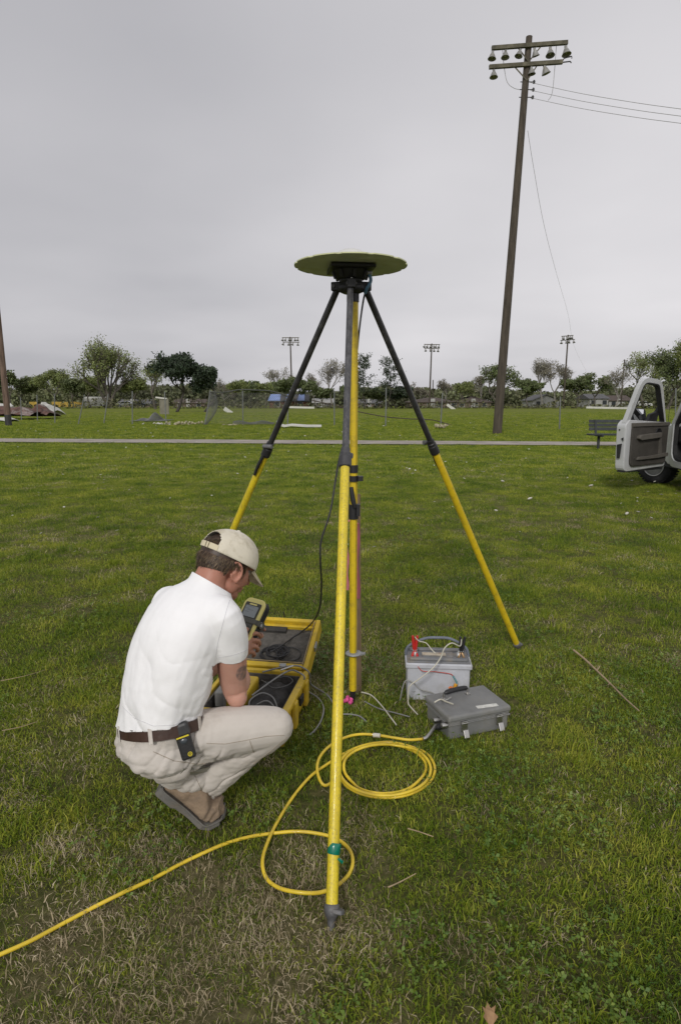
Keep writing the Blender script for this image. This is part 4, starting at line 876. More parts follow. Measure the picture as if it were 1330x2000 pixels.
F0 = G(647, 1808); F1 = G(1013, 1268); F2 = Vector((2 * hub.x - F1.x + .02, F1.y + .02, 0))
Hf = P(684, 572, HY - .05)
lf = leg(F0, hubp(-.004, -.05, -.02), 893, grey_t, .0138, .0178, yel, (1, -.4, 0), collar_m=mat('dark grey collar', (.05, .05, .055), .5, .3, 20, .2, 90))
leg(F1, P(712, 560, HY + .02), 872, blk, .0145, .0178, yel_d, (1, .5, 0)); leg(F2, P(661, 560, HY + .02), 877, blk, .0145, .0178, yel, (-1, .5, 0))
# green tape round the front leg
d_ = (hubp(-.004, -.05, -.02) - F0).normalized(); tp = F0.lerp(hubp(-.004, -.05, -.02), t_at_y(F0, hubp(-.004, -.05, -.02), 1668))
MB().lathe(tp, [(.0185, 0), (.0196, .002), (.0199, .022), (.0194, .03), (.0185, .031)], 18, (d_ + Vector((.12, 0, .0))).normalized(), cap=False).build('green_tape', mat('green tape', (.0, .16, .10), .3, .1, 30, coat=.3), tri)
MB().slab([tp + Vector((.016, -.016, .0)), tp + Vector((.030, -.018, -.010)), tp + Vector((.027, -.018, -.020)), tp + Vector((.012, -.018, -.004))], (0, 1, 0), .0015).build('green_tape', mat('green tape', 0), tri)
# head casting: hub, arms, tribrach
hd = MB(); hd.lathe(hubp(0, 0, -.045), [(.035, 0), (.058, .01), (.060, .03), (.045, .045), (.04, .06)], 24)
head_o = hd.build('tripod_head', bkp, tri)
for dx, dy in ((-.070, .02), (.070, .02), (0, -.062)):
    v = Vector((dx, dy, 0)).normalized(); MB().box(hubp(dx * .85, dy * .85, -.012), (.056, .036, .038), Matrix((v, Vector((-v.y, v.x, 0)), Vector((0, 0, 1)))).transposed()).build('leg_bracket', bkp, head_o, bevel=.004)
    MB().tube([hubp(dx * 1.05 - v.y * .024, dy * 1.05 + v.x * .024, -.012), hubp(dx * 1.05 + v.y * .024, dy * 1.05 - v.x * .024, -.012)], .008, 8).build('pivot_bolt', cast, head_o)
tb = MB().lathe(hubp(0, 0, .012), [(.045, 0), (.052, .006), (.052, .018), (.035, .02), (.035, .034)], 24).build('tribrach', bkp, tri)
for k in range(3):
    a = 2 * pi * k / 3 + .5; MB().lathe(hubp(.038 * math.cos(a), .038 * math.sin(a), -.002), [(.010, 0), (.011, .004), (.011, .014), (.006, .016), (.006, .03)], 12).build('levelling_screw', cast, tb)
MB().ellipsoid(hubp(.0, -.064, .008), (.005, .004, .005)).build('bubble_glint', mat('bubble glass', (.7, .7, .68), .1, .02, 3), tb)
# centre pole
def cp(y): return P(689.5, y, C0.y).z
px0 = C0.x
pole = MB().tube([(px0, C0.y, cp(1348)), (px0, C0.y, htop - .04)], .0178, 6, smooth=False).build('centre_pole', yel_d, tri)
MB().lathe((px0, C0.y, 0), [(.002, -.03), (.006, .0), (.009, .03), (.014, .045), (.014, cp(1348))], 14).build('pole_point', bkp, tri)
MB().tube([(px0, C0.y, cp(590)), (px0, C0.y, htop - .03)], .021, 12).build('pole_sleeve', bkp, tri)
MB().tube([(px0 - .028, C0.y, cp(590)), (px0 - .028, C0.y, htop - .02)], .006, 8).build('sleeve_rod', bkp, tri)
MB().tube([(px0, C0.y, cp(923)), (px0, C0.y, cp(908))], .0205, 16).build('pole_band', bkp, tri)
cl = MB().tube([(px0, C0.y, cp(940)), (px0, C0.y, cp(929))], .024, 16).build('pole_clamp', bkp, tri); MB().box((px0 + .032, C0.y - .01, cp(934)), (.024, .03, .022)).build('clamp_knob', bkp, cl)
cl = MB().tube([(px0, C0.y, cp(1013)), (px0, C0.y, cp(985))], .0235, 16).build('pole_clamp', bkp, tri); MB().box((px0 + .022, C0.y - .014, cp(995)), (.016, .034, .055)).build('clamp_knob', bkp, cl)
MB().tube([(px0 - .012, C0.y - .02, cp(950)), (px0 - .004, C0.y - .026, cp(975)), (px0 + .006, C0.y - .024, cp(990))], [.009, .012, .010], 8).build('clamp_lever', bkp, cl)
pl_ = MB().lathe((px0 + .003, C0.y, cp(1278)), [(.02, 0), (.038, .002), (.042, .006), (.038, .010), (.02, .012)], 22).build('level_bracket', galv, tri)
MB().slab([(px0 + .02, C0.y - .03, cp(1277)), (px0 + .060, C0.y - .012, cp(1277)), (px0 + .062, C0.y + .004, cp(1277)), (px0 + .02, C0.y + .02, cp(1277))], (0, 0, 1), .006).build('bracket_tab', galv, pl_)

# ground plane antenna on top
ant_u = mat('flash-lit antenna underside', (.74, .78, .86), .6, .12, 4, dirt=(.42, .38, .24), dirt_scale=5, dirt_amt=.35)  # pale cool colour stands in for flash light on the underside
rim_m = mat('pale yellow disc rim', (.60, .62, .36), .5, .05, 4)
zc = P(685, 519, HY).z; AC = Vector((P(685, 519, HY).x, HY, zc)); AR = .5 * 220 / FPX * (HY * math.cos(PITCH) - (zc - EYE) * math.sin(PITCH))
ant = empty('gps_antenna', AC, 'round olive antenna disc with notched rim on top of the tripod', 'antenna')
prof_n = 144; vs = []; notch = [k * 12 + 5 for k in range(12)]
def rad(k): return AR * (.972 if k % 12 in (5, 6) else 1.0)
top_ = [AC + Vector((rad(k) * math.cos(2 * pi * k / prof_n + .07), rad(k) * math.sin(2 * pi * k / prof_n + .07), .0025)) for k in range(prof_n)]; bot_ = [p - Vector((0, 0, .005)) for p in top_]
MB().add(bot_, [tuple(range(prof_n))[::-1]]).build('disc_underside', ant_u, ant)
MB().add(top_, [tuple(range(prof_n))]).add(top_ + bot_, [(k, (k + 1) % prof_n, prof_n + (k + 1) % prof_n, prof_n + k)[::-1] for k in range(prof_n)]).build('disc', rim_m, ant)
MB().lathe(AC + Vector((0, 0, .004)), [(.085, 0), (.085, .02), (.07, .045), (.04, .06), (.005, .065)], 28).build('radome', mat('white radome', (.6, .6, .58), .4, .05, 3), ant)
sq = .098
MB().box(AC + Vector((0, .005, -.014)), (sq * 2, sq * 2, .016), Matrix.Rotation(.12, 3, 'Z')).build('mount_plate', bkp, ant, bevel=.004)
MB().lathe(AC + Vector((0, 0, -.062)), [(.052, 0), (.066, .006), (.078, .035), (.084, .044), (.084, .042)], 28).build('housing', bkp, ant)
for k in range(8):
    a = 2 * pi * k / 8 + .2; MB().box(AC + Vector((.070 * math.cos(a), .070 * math.sin(a), -.04)), (.022, .014, .034), Matrix.Rotation(a, 3, 'Z') @ Matrix.Rotation(.35, 3, 'Y')).build('housing_rib', bkp, ant, bevel=.003)
MB().lathe(AC + Vector((0, 0, -.088)), [(.030, 0), (.034, .004), (.050, .012), (.052, .028)], 24).build('adapter', bkp, ant)
MB().tube([AC + Vector((.062, -.03, -.035)), AC + Vector((.092, -.035, -.037))], .009, 10).build('connector', galv, ant)
# antenna cable
a0 = AC + Vector((.08, -.032, -.038)); cb_pts = [a0, P(724, 548, HY - .03), P(717, 562, HY - .03), P(711, 580, HY), P(706, 610, HY + .02), P(701, 650, HY + .02), P(697, 690, HY + .03), P(691, 740, HY + .05), P(684, 810, HY + .04), P(676, 850, HY + .0), P(663, 895, HY - .12), P(655, 940, HY - .2), P(645, 1000, HY - .25), P(627, 1058, HY - .28), P(626, 1100, HY - .28), P(628, 1150, HY - .2), P(622, 1195, HY - .1)]
cable('antenna_cable', cb_pts + [G(604, 1222, .30), G(575, 1243, .22), G(548, 1262, .22), G(526, 1275, .20)], .0042, bkp, 'thin black cable hanging from the antenna into the open yellow case', 'cable')
MB().tube(spline([a0, P(724, 548, HY - .03), P(717, 562, HY - .03), P(713, 572, HY - .012)], 6), [.0075] * 19, 10).build('cable_boot', mat('blue cable boot', (.10, .22, .34), .5, .1, 10), None, label='blue rubber boot on the cable just under the antenna disc', cat='cable boot')

# survey lath with pink ribbon
lw = mat('lath wood', (.34, .24, .15), .85, .2, 6, .2, 40, stretch=(8, 8, 1)); pink = mat('pink flagging', (.72, .24, .32), .6, .08, 12, trans=.3)
LB = G(699.5, 1352); LT = P(697, 965, LB.y + .02); lath = empty('survey_stake', LB, 'thin wooden lath with pink ribbons standing behind the centre pole', 'stake')
MB().box((LB + LT) / 2 - Vector((0, 0, .03)), (.036, .009, (LT - LB).length + .06), ((LT - LB).normalized().to_track_quat('Z', 'Y')).to_matrix()).build('lath', lw, lath)
def ribbon(a, b, w, name='ribbon', par=None, m=pink, sway=.006):
    a, b = Vector(a), Vector(b); rs = []
    for k in range(9):
        t = k / 8; p = a.lerp(b, t) + Vector((sway * math.sin(t * 9), sway * math.cos(t * 7), 0)); rs.append([p + Vector((-w / 2, 0, 0)), p + Vector((w / 2, .002, 0)), p + Vector((w / 2, .003, 0)), p + Vector((-w / 2, .001, 0))])
    return MB().rings(rs, True, False).build(name, m, par)
y_ = LB.y - .01
ribbon(P(697, 1022, y_), P(698, 1170, y_), .020, par=lath); ribbon(P(676, 1080, LB.y), P(676, 1153, LB.y), .024, par=lath, sway=.003); ribbon(P(674, 1020, LB.y), P(676, 1085, LB.y), .012, par=lath, m=mat('faded pink flagging', (.62, .25, .28), .6, .1, 12, trans=.3))
MB().tube([P(674, 1020, LB.y), P(686, 1016, LB.y), P(700, 1024, LB.y - .012)], .006, 6).build('ribbon_knot', pink, lath)
fl = MB(); gf = G(680, 1378)
for k in range(7):
    a = k * .9; fl.ellipsoid(gf + Vector((.018 * math.cos(a) * (1.4 if k % 2 else .7), .012 * math.sin(a), .022 + .008 * (k % 3))), (.013, .011, .010), Euler((a, .4, a)).to_matrix(), 7, 5)
fl.build('pink_marker', mat('bright pink marker', (.85, .12, .38), .5, .15, 30, trans=.2), None, label='crumpled bright pink marker tuft on the ground at the centre pole foot', cat='marker')

# ------------------------------------------------------------------ battery
bat_w = mat('pale grey battery case', (.50, .515, .56), .55, .08, 7, .1, 40, dirt=(.26, .24, .19), dirt_scale=5, dirt_amt=.5); bat_t = mat('grey battery lid', (.17, .175, .185), .6, .15, 8, dirt=(.30, .24, .16), dirt_scale=12, dirt_amt=.7)
g = G(857, 1367); yaw = math.radians(-4); bat = empty('car_battery', (g.x, g.y + .085, 0), 'pale grey boxy battery with carrying strap behind the grey box', 'battery', rz=yaw); BW, BDp, BH = .312, .165, .19
def loc(root, x, y, z): return WM[root.name] @ Vector((x, y, z))
Rz = Matrix.Rotation(yaw, 3, 'Z')
MB().box(loc(bat, 0, 0, BH / 2 - .01), (BW, BDp, BH + .02), Rz, taper=1.015).build('case', bat_w, bat, bevel=.008)
for k in range(7): MB().box(loc(bat, -.12 + .04 * k, -BDp / 2 - .001, BH * .45), (.004, .003, BH * .75), Rz).build('rib', bat_w, bat)
MB().box(loc(bat, 0, 0, BH - .008), (BW + .022, BDp + .02, .028), Rz).build('rim', bat_w, bat, bevel=.006)
lid_b = MB().box(loc(bat, 0, 0, BH + .009), (BW + .004, BDp + .002, .012), Rz).build('lid', bat_t, bat, bevel=.004)
for y in (-.062, .062): MB().box(loc(bat, 0, y, BH + .02), (BW - .02, .026, .016), Rz).build('lid_ridge', bat_t, lid_b, bevel=.006)
MB().box(loc(bat, 0, .0, BH + .019), (BW * .5, .06, .012), Rz).build('vent_cover', bat_t, lid_b, bevel=.004)
MB().box(loc(bat, -.02, -.012, BH + .0265), (.12, .034, .0016), Rz).build('label', mat('worn paper label', (.5, .44, .34), .8, .2, 30, dirt=(.25, .10, .05), dirt_scale=40), lid_b)
for x in (-.115, .105):
    MB().lathe(loc(bat, x, -.01, BH + .014), [(.012, 0), (.011, .022), (.004, .024), (.004, .034)], 12).build('terminal', galv, bat)
st_ = spline([loc(bat, -BW / 2 - .006, .02, BH - .01), loc(bat, -BW / 2 + .005, .02, BH + .05), loc(bat, -.07, .02, BH + .095), loc(bat, .0, .02, BH + .103), loc(bat, .07, .02, BH + .097), loc(bat, BW / 2 - .01, .02, BH + .05), loc(bat, BW / 2 + .006, .02, BH - .01)], 6)
MB().tube(st_, .0075, 8).build('carry_strap', mat('grey blue strap', (.15, .17, .21), .7, .1, 20), bat)
red = mat('red clamp', (.52, .025, .022), .45, .12, 12); brass = mat('copper jaw', (.40, .27, .15), .4, .2, 20, metal=.8)
def clamp(x, m, label, tilt):
    c = loc(bat, x, -.01, BH + .03); root = empty('battery_clamp', c, label, 'clamp')
    for s in (-1, 1):
        MB().tube([c + Vector((s * .004, 0, .008)), c + Vector((s * .007 + tilt * .03, 0, .05)), c + Vector((s * .012 + tilt * .06, 0, .092))], [.006, .0085, .0065], 8).build('handle', m, root)
        MB().tube([c + Vector((s * .004, 0, .008)), c + Vector((s * .013, -.01, -.012)), c + Vector((s * .008, -.012, -.034))], [.006, .007, .005], 8).build('jaw', brass if m is bkp else m, root)
    MB().tube([c + Vector((-.012, 0, .014)), c + Vector((.012, 0, .014))], .006, 8).build('spring', galv, root); return c
cr = clamp(-.118, red, 'red spring clamp gripping the left post of the battery', 0); ck = clamp(.118, bkp, 'black spring clamp gripping the right post of the battery', .1)
wg = mat('grey wire sheath', (.26, .26, .25), .6, .1, 10); wc = mat('cream wire sheath', (.52, .50, .42), .6, .1, 10); wo = mat('orange wire', (.55, .16, .04), .5, .1, 10)
D = g.y
cable('battery_wire', [ck + Vector((0, 0, .08)), P(898, 1262, D), P(882, 1256, D - .03), P(868, 1266, D - .05), P(860, 1285, D - .06), P(845, 1305, D - .08), P(820, 1325, D - .10), P(802, 1338, D - .10), P(797, 1350, D - .1), G(797, 1372, .04), G(801, 1380, .03), G(815, 1395, .03)], .0033, wc, 'cream wire looping from the black clamp down over the battery front', 'wire')
cable('battery_wire', [cr + Vector((0, 0, .085)), P(818, 1252, D + .04), P(832, 1256, D + .02), P(842, 1268, D), P(850, 1276, D - .02)], .0026, wc, 'thin cream wire arching from the red clamp over the lid', 'wire')
cable('battery_wire', [cr + Vector((0, 0, -.03)), P(822, 1309, D - .03), P(850, 1312, D - .02), P(878, 1316, D - .02), P(884, 1320, D - .02)], .0022, mat('red wire', (.45, .07, .05), .5, .1, 10), 'thin red wire across the battery front', 'wire')
cable('battery_wire', [P(884, 1320, D - .02), P(892, 1335, D - .03), P(885, 1345, D - .04), P(881, 1355, D - .04)], .0045, mat('teal wire sleeve', (.10, .24, .26), .5, .1, 10), 'short teal sleeved wire on the battery front', 'wire')
cable('fuse_holder', [P(890, 1336, D - .045), P(886, 1346, D - .045), P(882, 1356, D - .045)], .009, mat('orange fuse', (.75, .36, .03), .4, .2, 40), 'orange fuse holder hanging on the battery front', 'fuse holder')
cable('wire_tie', [P(876, 1344, D - .05), P(881, 1342, D - .05), P(884, 1347, D - .05)], .005, wo, 'small orange wire end beside the fuse holder', 'wire')
cable('battery_wire', [G(781, 1368, .02), P(790, 1332, D - .04), P(805, 1332, D - .05), P(820, 1346, D - .06), P(845, 1354, D - .08), P(852, 1364, D - .12), G(868, 1368, .13), G(880, 1362, .14)], .0036, wg, 'grey wire crossing the lower battery front to the grey box', 'wire')
cable('battery_wire', [G(848, 1372, .12), G(860, 1366, .13), G(870, 1370, .14), G(884, 1375, .15)], .0036, wc, 'white wire ends knotted at the grey box handle', 'wire')

# ------------------------------------------------------------------ grey equipment box
box_m = mat('grey moulded box', (.185, .188, .185), .5, .1, 9, .12, 120, dirt=(.17, .15, .11), dirt_scale=10, dirt_amt=.35)
by = math.radians(20); bx = empty('equipment_box', G(908, 1436, 0) + Vector((.03, .12, 0)), 'low dark grey latched box in front of the battery', 'box', rz=by); Rb = Matrix.Rotation(by, 3, 'Z')
XW, XD = .312, .215
MB().box(loc(bx, 0, 0, .035), (XW, XD, .09), Rb).build('body', box_m, bx, bevel=.010); 
for z in (.066, .080): MB().box(loc(bx, 0, 0, z), (XW + .012 if z < .07 else XW + .006, XD + .012 if z < .07 else XD + .006, .007), Rb).build('rim', box_m, bx, bevel=.002)
ld = MB().box(loc(bx, 0, 0, .097), (XW + .022, XD + .022, .027), Rb, taper=.975).build('lid', box_m, bx, bevel=.010, segs=4)
chrome = mat('chrome', (.50, .49, .47), .38, .05, 3, metal=1.0)
hp = [(-.10, .045), (.035, .055)]
for x, y in hp:
    MB().tube([loc(bx, x, y, .108), loc(bx, x, y, .140)], .0055, 8).build('handle_post', chrome, ld); MB().box(loc(bx, x, y, .112), (.020, .026, .005), Rb).build('handle_base', chrome, ld)
MB().tube(spline([loc(bx, -.10, .045, .137), loc(bx, -.088, .045, .143), loc(bx, -.035, .05, .146), loc(bx, .02, .055, .143), loc(bx, .035, .055, .137)], 4), [.005, .005, .006, .007, .0105] + [.0115] * 8 + [.0105, .006, .005, .005], 12).build('handle', bkp, ld)
MB().box(loc(bx, .055, -.082, .1115), (.105, .024, .0015), Rb @ Matrix.Rotation(-.1, 3, 'Z')).build('sticker', mat('white sticker', (.62, .62, .58), .6, .1, 40, dirt=(.3, .3, .28), dirt_scale=60), ld)
for x in (-.085, .10):
    la_ = MB().box(loc(bx, x, -XD / 2 - .010, .055), (.030, .008, .05), Rb).build('latch', chrome, bx, bevel=.002); MB().box(loc(bx, x + .006, -XD / 2 - .022, .022), (.026, .006, .036), Rb @ Matrix.Rotation(-.5, 3, 'X')).build('latch_tab', chrome, la_, bevel=.002); MB().tube([loc(bx, x - .016, -XD / 2 - .012, .07), loc(bx, x + .016, -XD / 2 - .012, .07)], .004, 8).build('latch_pin', chrome, la_)
cn = loc(bx, -XW / 2 - .002, -.06, .05); dn = -(Rb @ Vector((1, 0, 0)))
for k, (dy, dz, m, L) in enumerate(((0, -.008, bkp, .045), (.035, .004, chrome, .034), (-.03, .012, chrome, .028))):
    p = cn + Rb @ Vector((0, dy, dz)); MB().tube([p, p + dn * L * .5, p + dn * L], [.014, .014, .011], 12).build('connector', m, bx, bevel=0)
# ------------------------------------------------------------------ yellow air hose
hose = mat('yellow hose', (.70, .51, .03), .45, .1, 9, coat=.15, dirt=(.35, .22, .05), dirt_scale=16, dirt_amt=.4)
loops = []
def ell(cx, cy, rx, ry, a0, a1, n): return [(cx + rx * math.cos(a), cy + ry * math.sin(a)) for a in np.linspace(math.radians(a0), math.radians(a1), n)]
px_pts = [(826, 1443), (800, 1445), (770, 1441), (738, 1436), (705, 1434), (675, 1440), (645, 1456), (624, 1480), (620, 1508), (634, 1534)] + ell(754, 1500, 97, 58, 160, 60, 7) + ell(757, 1503, 92, 54, 40, -40, 5) + ell(752, 1500, 90, 50, -65, -175, 7)[:] \
    + ell(752, 1502, 89, 52, 165, 55, 6) + ell(754, 1503, 87, 51, 35, -50, 5) + ell(750, 1498, 80, 44, -75, -150, 5) + [(672, 1490), (674, 1510), (690, 1530)] + ell(750, 1500, 80, 50, 125, 50, 5) + ell(748, 1499, 84, 45, 30, -60, 6) + [(770, 1450), (735, 1451), (700, 1459), (668, 1474), (640, 1492), (608, 1515), (575, 1553), (545, 1600), (525, 1640), (513, 1680), (520, 1714), (545, 1734), (585, 1743), (625, 1743), (658, 1730), (682, 1706), (689, 1680), (680, 1656), (655, 1637), (615, 1627), (575, 1624), (530, 1628), (485, 1635), (440, 1648), (400, 1665), (352, 1688), (300, 1716), (240, 1744), (180, 1774), (120, 1806), (60, 1838), (0, 1865), (-70, 1898), (-170, 1935)]
hz = []
for i, (a, b) in enumerate(px_pts):
    z = .014 + (.008 * math.sin(i * 1.7) if i > 8 else .03) + (.014 if 26 < i < 46 else 0)
    hz.append(G(a, b, z))
cable('yellow_hose', hz, .0060, hose, 'long yellow hose coiled on the grass and trailing to the lower left', 'hose', n=7, k=10)
j = 3; cable('hose_tape', [G(728, 1436, .056), G(735, 1436, .056), G(742, 1437, .056)], .0095, mat('white tape', (.6, .58, .52), .6, .1, 10), 'white tape band wrapped round the yellow hose near the grey box', 'tape')
cable('hose_fitting', [G(826, 1443, .055), G(834, 1439, .055), cn + dn * .04], .008, chrome, 'metal fitting joining the yellow hose to the grey box', 'fitting')

# ------------------------------------------------------------------ open yellow case
case_m = mat('yellow case plastic', (.56, .385, .022), .5, .12, 8, .15, 90, dirt=(.24, .17, .05), dirt_scale=9, dirt_amt=.65); foam = mat('dark grey foam', (.095, .088, .078), .95, .25, 30, .6, 240); felt = mat('black cloth', (.035, .033, .031), .9, .3, 12, .5, 60)
HR = G(600, 1311, .15); HL_dir = Vector((-.98, .18, 0)).normalized(); cyw = math.radians(-10)
CW, CD, CHt = .42, .46, .15
case = empty('equipment_case', (HR.x, HR.y, 0), 'open yellow hard case with foam lined lid in front of the crouching person', 'case', rz=cyw); Rc = Matrix.Rotation(cyw, 3, 'Z')
def ck_(x, y, z): return loc(case, x, y, z)      # x: 0 at right side, negative left; y: 0 at hinge, negative towards the viewer
w_ = .022
base_o = MB()
base_o.box(ck_(-CW / 2, -CD / 2, .012), (CW, CD, .024), Rc)
base_o.box(ck_(-w_ / 2, -CD / 2, CHt / 2), (w_, CD, CHt), Rc); base_o.box(ck_(-CW + w_ / 2, -CD / 2, CHt / 2), (w_, CD, CHt), Rc)
base_o.box(ck_(-CW / 2, -CD + w_ / 2, CHt / 2), (CW - 2 * w_ - .002, w_, CHt), Rc); base_o.box(ck_(-CW / 2, -w_ / 2, CHt / 2), (CW - 2 * w_ - .002, w_, CHt), Rc)
bs = base_o.build('base', case_m, case, bevel=.006)
for x0, y0, sx, sy in ((-.002, -CD / 2, .030, CD + .01), (-CW / 2, -CD - .002, CW + .01, .03)): MB().box(ck_(x0, y0, CHt - .012), (sx, sy, .026), Rc).build('rim', case_m, bs, bevel=.006)
for y in (-.08, -.30): MB().box(ck_(.012, y, CHt * .5), (.022, .05, CHt * .85), Rc).build('rib', case_m, bs, bevel=.006)
MB().box(ck_(.016, -.19, CHt * .62), (.012, .06, .04), Rc).build('side_latch', bkp, bs, bevel=.003)
MB().box(ck_(-CW / 2, -CD / 2, .045), (CW - .05, CD - .05, .05), Rc).build('foam', foam, case)
for x0, y0, sx, sy in ((-w_ - .006, -CD / 2, .010, CD - .05), (-CW + w_ + .006, -CD / 2, .010, CD - .05), (-CW / 2, -w_ - .006, CW - .07, .010), (-CW / 2, -CD + w_ + .006, CW - .07, .010)): MB().box(ck_(x0, y0, CHt * .5 + .008), (sx, sy, CHt - .055), Rc).build('foam_wall', foam, case)
# crumpled black cloth and gear inside
rg = random.Random(4); cm = MB()
cm_ = MB(); NX_ = 34; gv = []
for j in range(NX_):
    for i in range(NX_):
        u, v = i / (NX_ - 1), j / (NX_ - 1); e_ = min(u, v, 1 - u, 1 - v) * 6; zz1 = .070 + .055 * min(1, e_) * (.5 + fbm([u * 3.1], [v * 3.7], 51, 2, 1.0)[0]) + .014 * abs(math.sin(7 * u + 3 * v + 4 * fbm([u * 4], [v * 4], 7, 2, 1.0)[0])) * min(1, e_) - .010 * abs(math.sin(9 * v - 4 * u)) * min(1, e_)
        gv.append(ck_(-.225 + .19 * u, -.42 + .38 * v, zz1 + .012))
cm_.add(gv, [(j * NX_ + i, j * NX_ + i + 1, (j + 1) * NX_ + i + 1, (j + 1) * NX_ + i) for j in range(NX_ - 1) for i in range(NX_ - 1)], True)
cm_.add([ck_(-.225, -.42, .066), ck_(-.035, -.42, .066), ck_(-.035, -.04, .066), ck_(-.225, -.04, .066)], [(3, 2, 1, 0)])
for k in range(16): cm.ellipsoid(ck_(-.05 - .20 * rg.random(), -.07 - .26 * rg.random(), .075 + .025 * rg.random()), (rg.uniform(.02, .045), rg.uniform(.03, .06), rg.uniform(.012, .03)), Euler((rg.uniform(-.5, .5), rg.uniform(-.5, .5), rg.uniform(0, 3))).to_matrix(), 10, 7)
cm = cm_; cm_o = cm.build('cloth_bag', felt, None, label='crumpled black cloth bag lying inside the yellow case', cat='bag')
rc = empty('gps_receiver', ck_(-.30, -.22, .08), 'yellow and grey receiver unit lying in the left of the yellow case', 'receiver', rz=cyw)
MB().box(ck_(-.285, -.20, .112), (.13, .20, .085), Rc).build('housing', case_m, rc, bevel=.012); MB().box(ck_(-.345, -.22, .125), (.05, .20, .075), Rc).build('front', mat('grey panel', (.20, .20, .19), .6, .1, 9), rc, bevel=.006)
MB().box(ck_(-.285, -.24, .1565), (.10, .09, .003), Rc).build('screen', mat('dark screen', (.04, .06, .05), .2, .1, 9), rc)
for k in range(6): MB().box(ck_(-.32 + .035 * (k % 3), -.285 + .022 * (k // 3), .157), (.022, .013, .005), Rc).build('key', mat('pale keys', (.38, .37, .25), .6, .1, 9), rc, bevel=.002)
# lid: hinged at the back rim, leaning back
th = math.radians(22); U = (Rc @ Vector((0, 1, 0))) * math.cos(th) + Vector((0, 0, 1)) * math.sin(th); Nn = Vector((0, 0, 1)) * math.cos(th) - (Rc @ Vector((0, 1, 0))) * math.sin(th); Xc = Rc @ Vector((1, 0, 0)); RL = Matrix((Xc, U, Nn)).transposed()
LO = ck_(-.002, .012, CHt + .0); LD_, LT_ = .37, .075
def lk(x, u, n): return LO + Xc * x + U * u + Nn * n
lid = MB(); lid.box(lk(-CW / 2, LD_ / 2, -LT_ + .010), (CW, LD_, .02), RL)
lid.box(lk(-.013, LD_ / 2, -LT_ / 2 + .01), (.026, LD_, LT_), RL); lid.box(lk(-CW + .013, LD_ / 2, -LT_ / 2 + .01), (.026, LD_, LT_), RL); lid.box(lk(-CW / 2, .016, -LT_ / 2 + .01), (CW - .054, .032, LT_), RL); lid.box(lk(-CW / 2, LD_ - .013, -LT_ / 2 + .01), (CW - .054, .026, LT_), RL)
lo_ = lid.build('lid', case_m, case, bevel=.007)
MB().box(lk(-CW / 2, LD_ / 2 - .01, -LT_ + .030), (CW - .056, LD_ - .07, .022), RL).build('lid_foam', foam, lo_)
MB().box(lk(-CW / 2 + .03, LD_ - .037, -LT_ + .046), (.28, .02, .03), RL).build('lid_shelf', case_m, lo_, bevel=.004)
MB().box(lk(-CW / 2 - .05, LD_ - .055, -LT_ + .048), (.15, .055, .018), RL).build('foam_block', felt, lo_)
for (a, b, s_) in ((-.028, .035, (.004, LD_ - .07)),): MB().box(lk(a - .001, LD_ / 2, .0125), (.003, LD_ - .05, .004), RL).build('lid_seal', mat('tan seal', (.35, .27, .14), .7, .1, 9), lo_)
MB().box(lk(-CW / 2, .034, .0125), (CW - .06, .003, .004), RL).build('lid_seal', mat('tan seal', 0), lo_)
MB().box(lk(-.13, .010, .013), (.035, .022, .006), RL).build('hinge', galv, lo_, bevel=.002); MB().box(lk(.004, .19, -.02), (.010, .05, .03), RL).build('hinge', galv, lo_, bevel=.002)
MB().box(lk(-.055, LD_ - .0255, -.02), (.04, .001, .012), RL).build('embossed_mark', mat('dark mark', (.3, .2, .02), .6, .1, 9), lo_)
MB().tube([lk(-CW / 2 + .0, LD_ + .002, .01), lk(-CW / 2 + .0, LD_ + .004, .045)], .004, 6).build('lid_stay', bkp, lo_)
# coil of black cable on the lid foam
def ring(cx, cu, r, n0, wob, seed): 
    q = random.Random(seed); return [lk(cx + r * math.cos(a) * (1 + .1 * q.random()), cu + r * .8 * math.sin(a), -LT_ + .045 + n0 + wob * q.random()) for a in np.linspace(0, 2 * pi, 15)]
co = []
for k in range(7): co += ring(-.235 + .008 * k, .11 + .003 * k, .045 + .006 * (k % 4), .003 * k, .006, k)
cable('coiled_cable', co, .0036, bkp, 'small coil of black cable lying on the foam of the case lid', 'cable', n=3)
cable('coiled_cable', ring(-.13, .13, .062, .0, .003, 99), .0030, mat('dark grey cable', (.05, .05, .05), .6, .1, 9), 'single wide loop of dark cable on the lid foam', 'cable', n=4)
# grey cables out of the case
gc = mat('grey cable', (.20, .20, .195), .55, .1, 9)
cable('grey_cable', [ck_(-.20, -.28, .14), ck_(-.13, -.15, .165), ck_(-.075, -.06, .175), ck_(-.03, -.07, .175), ck_(.01, -.10, .165), G(590, 1340, .10), G(604, 1352, .04), G(622, 1364, .03), G(632, 1382, .025), G(628, 1405, .025), G(616, 1425, .025), G(604, 1436, .02)], .0042, gc, 'grey cable leaving the case and curving down to the grass', 'cable')
cable('grey_cable', [ck_(-.22, -.05, .15), ck_(-.14, -.03, .17), ck_(-.05, -.01, .18), ck_(.015, -.03, .16), G(606, 1334, .08), G(620, 1345, .035), G(640, 1358, .03), G(652, 1376, .03)], .0042, gc, 'grey cable leaving the case towards the front leg', 'cable')
cable('grey_cable', [ck_(-.17, -.34, .12), ck_(-.12, -.33, .145), ck_(-.08, -.35, .14), ck_(-.05, -.38, .11)], .0038, gc, 'short grey cable arching over the cloth in the case', 'cable')
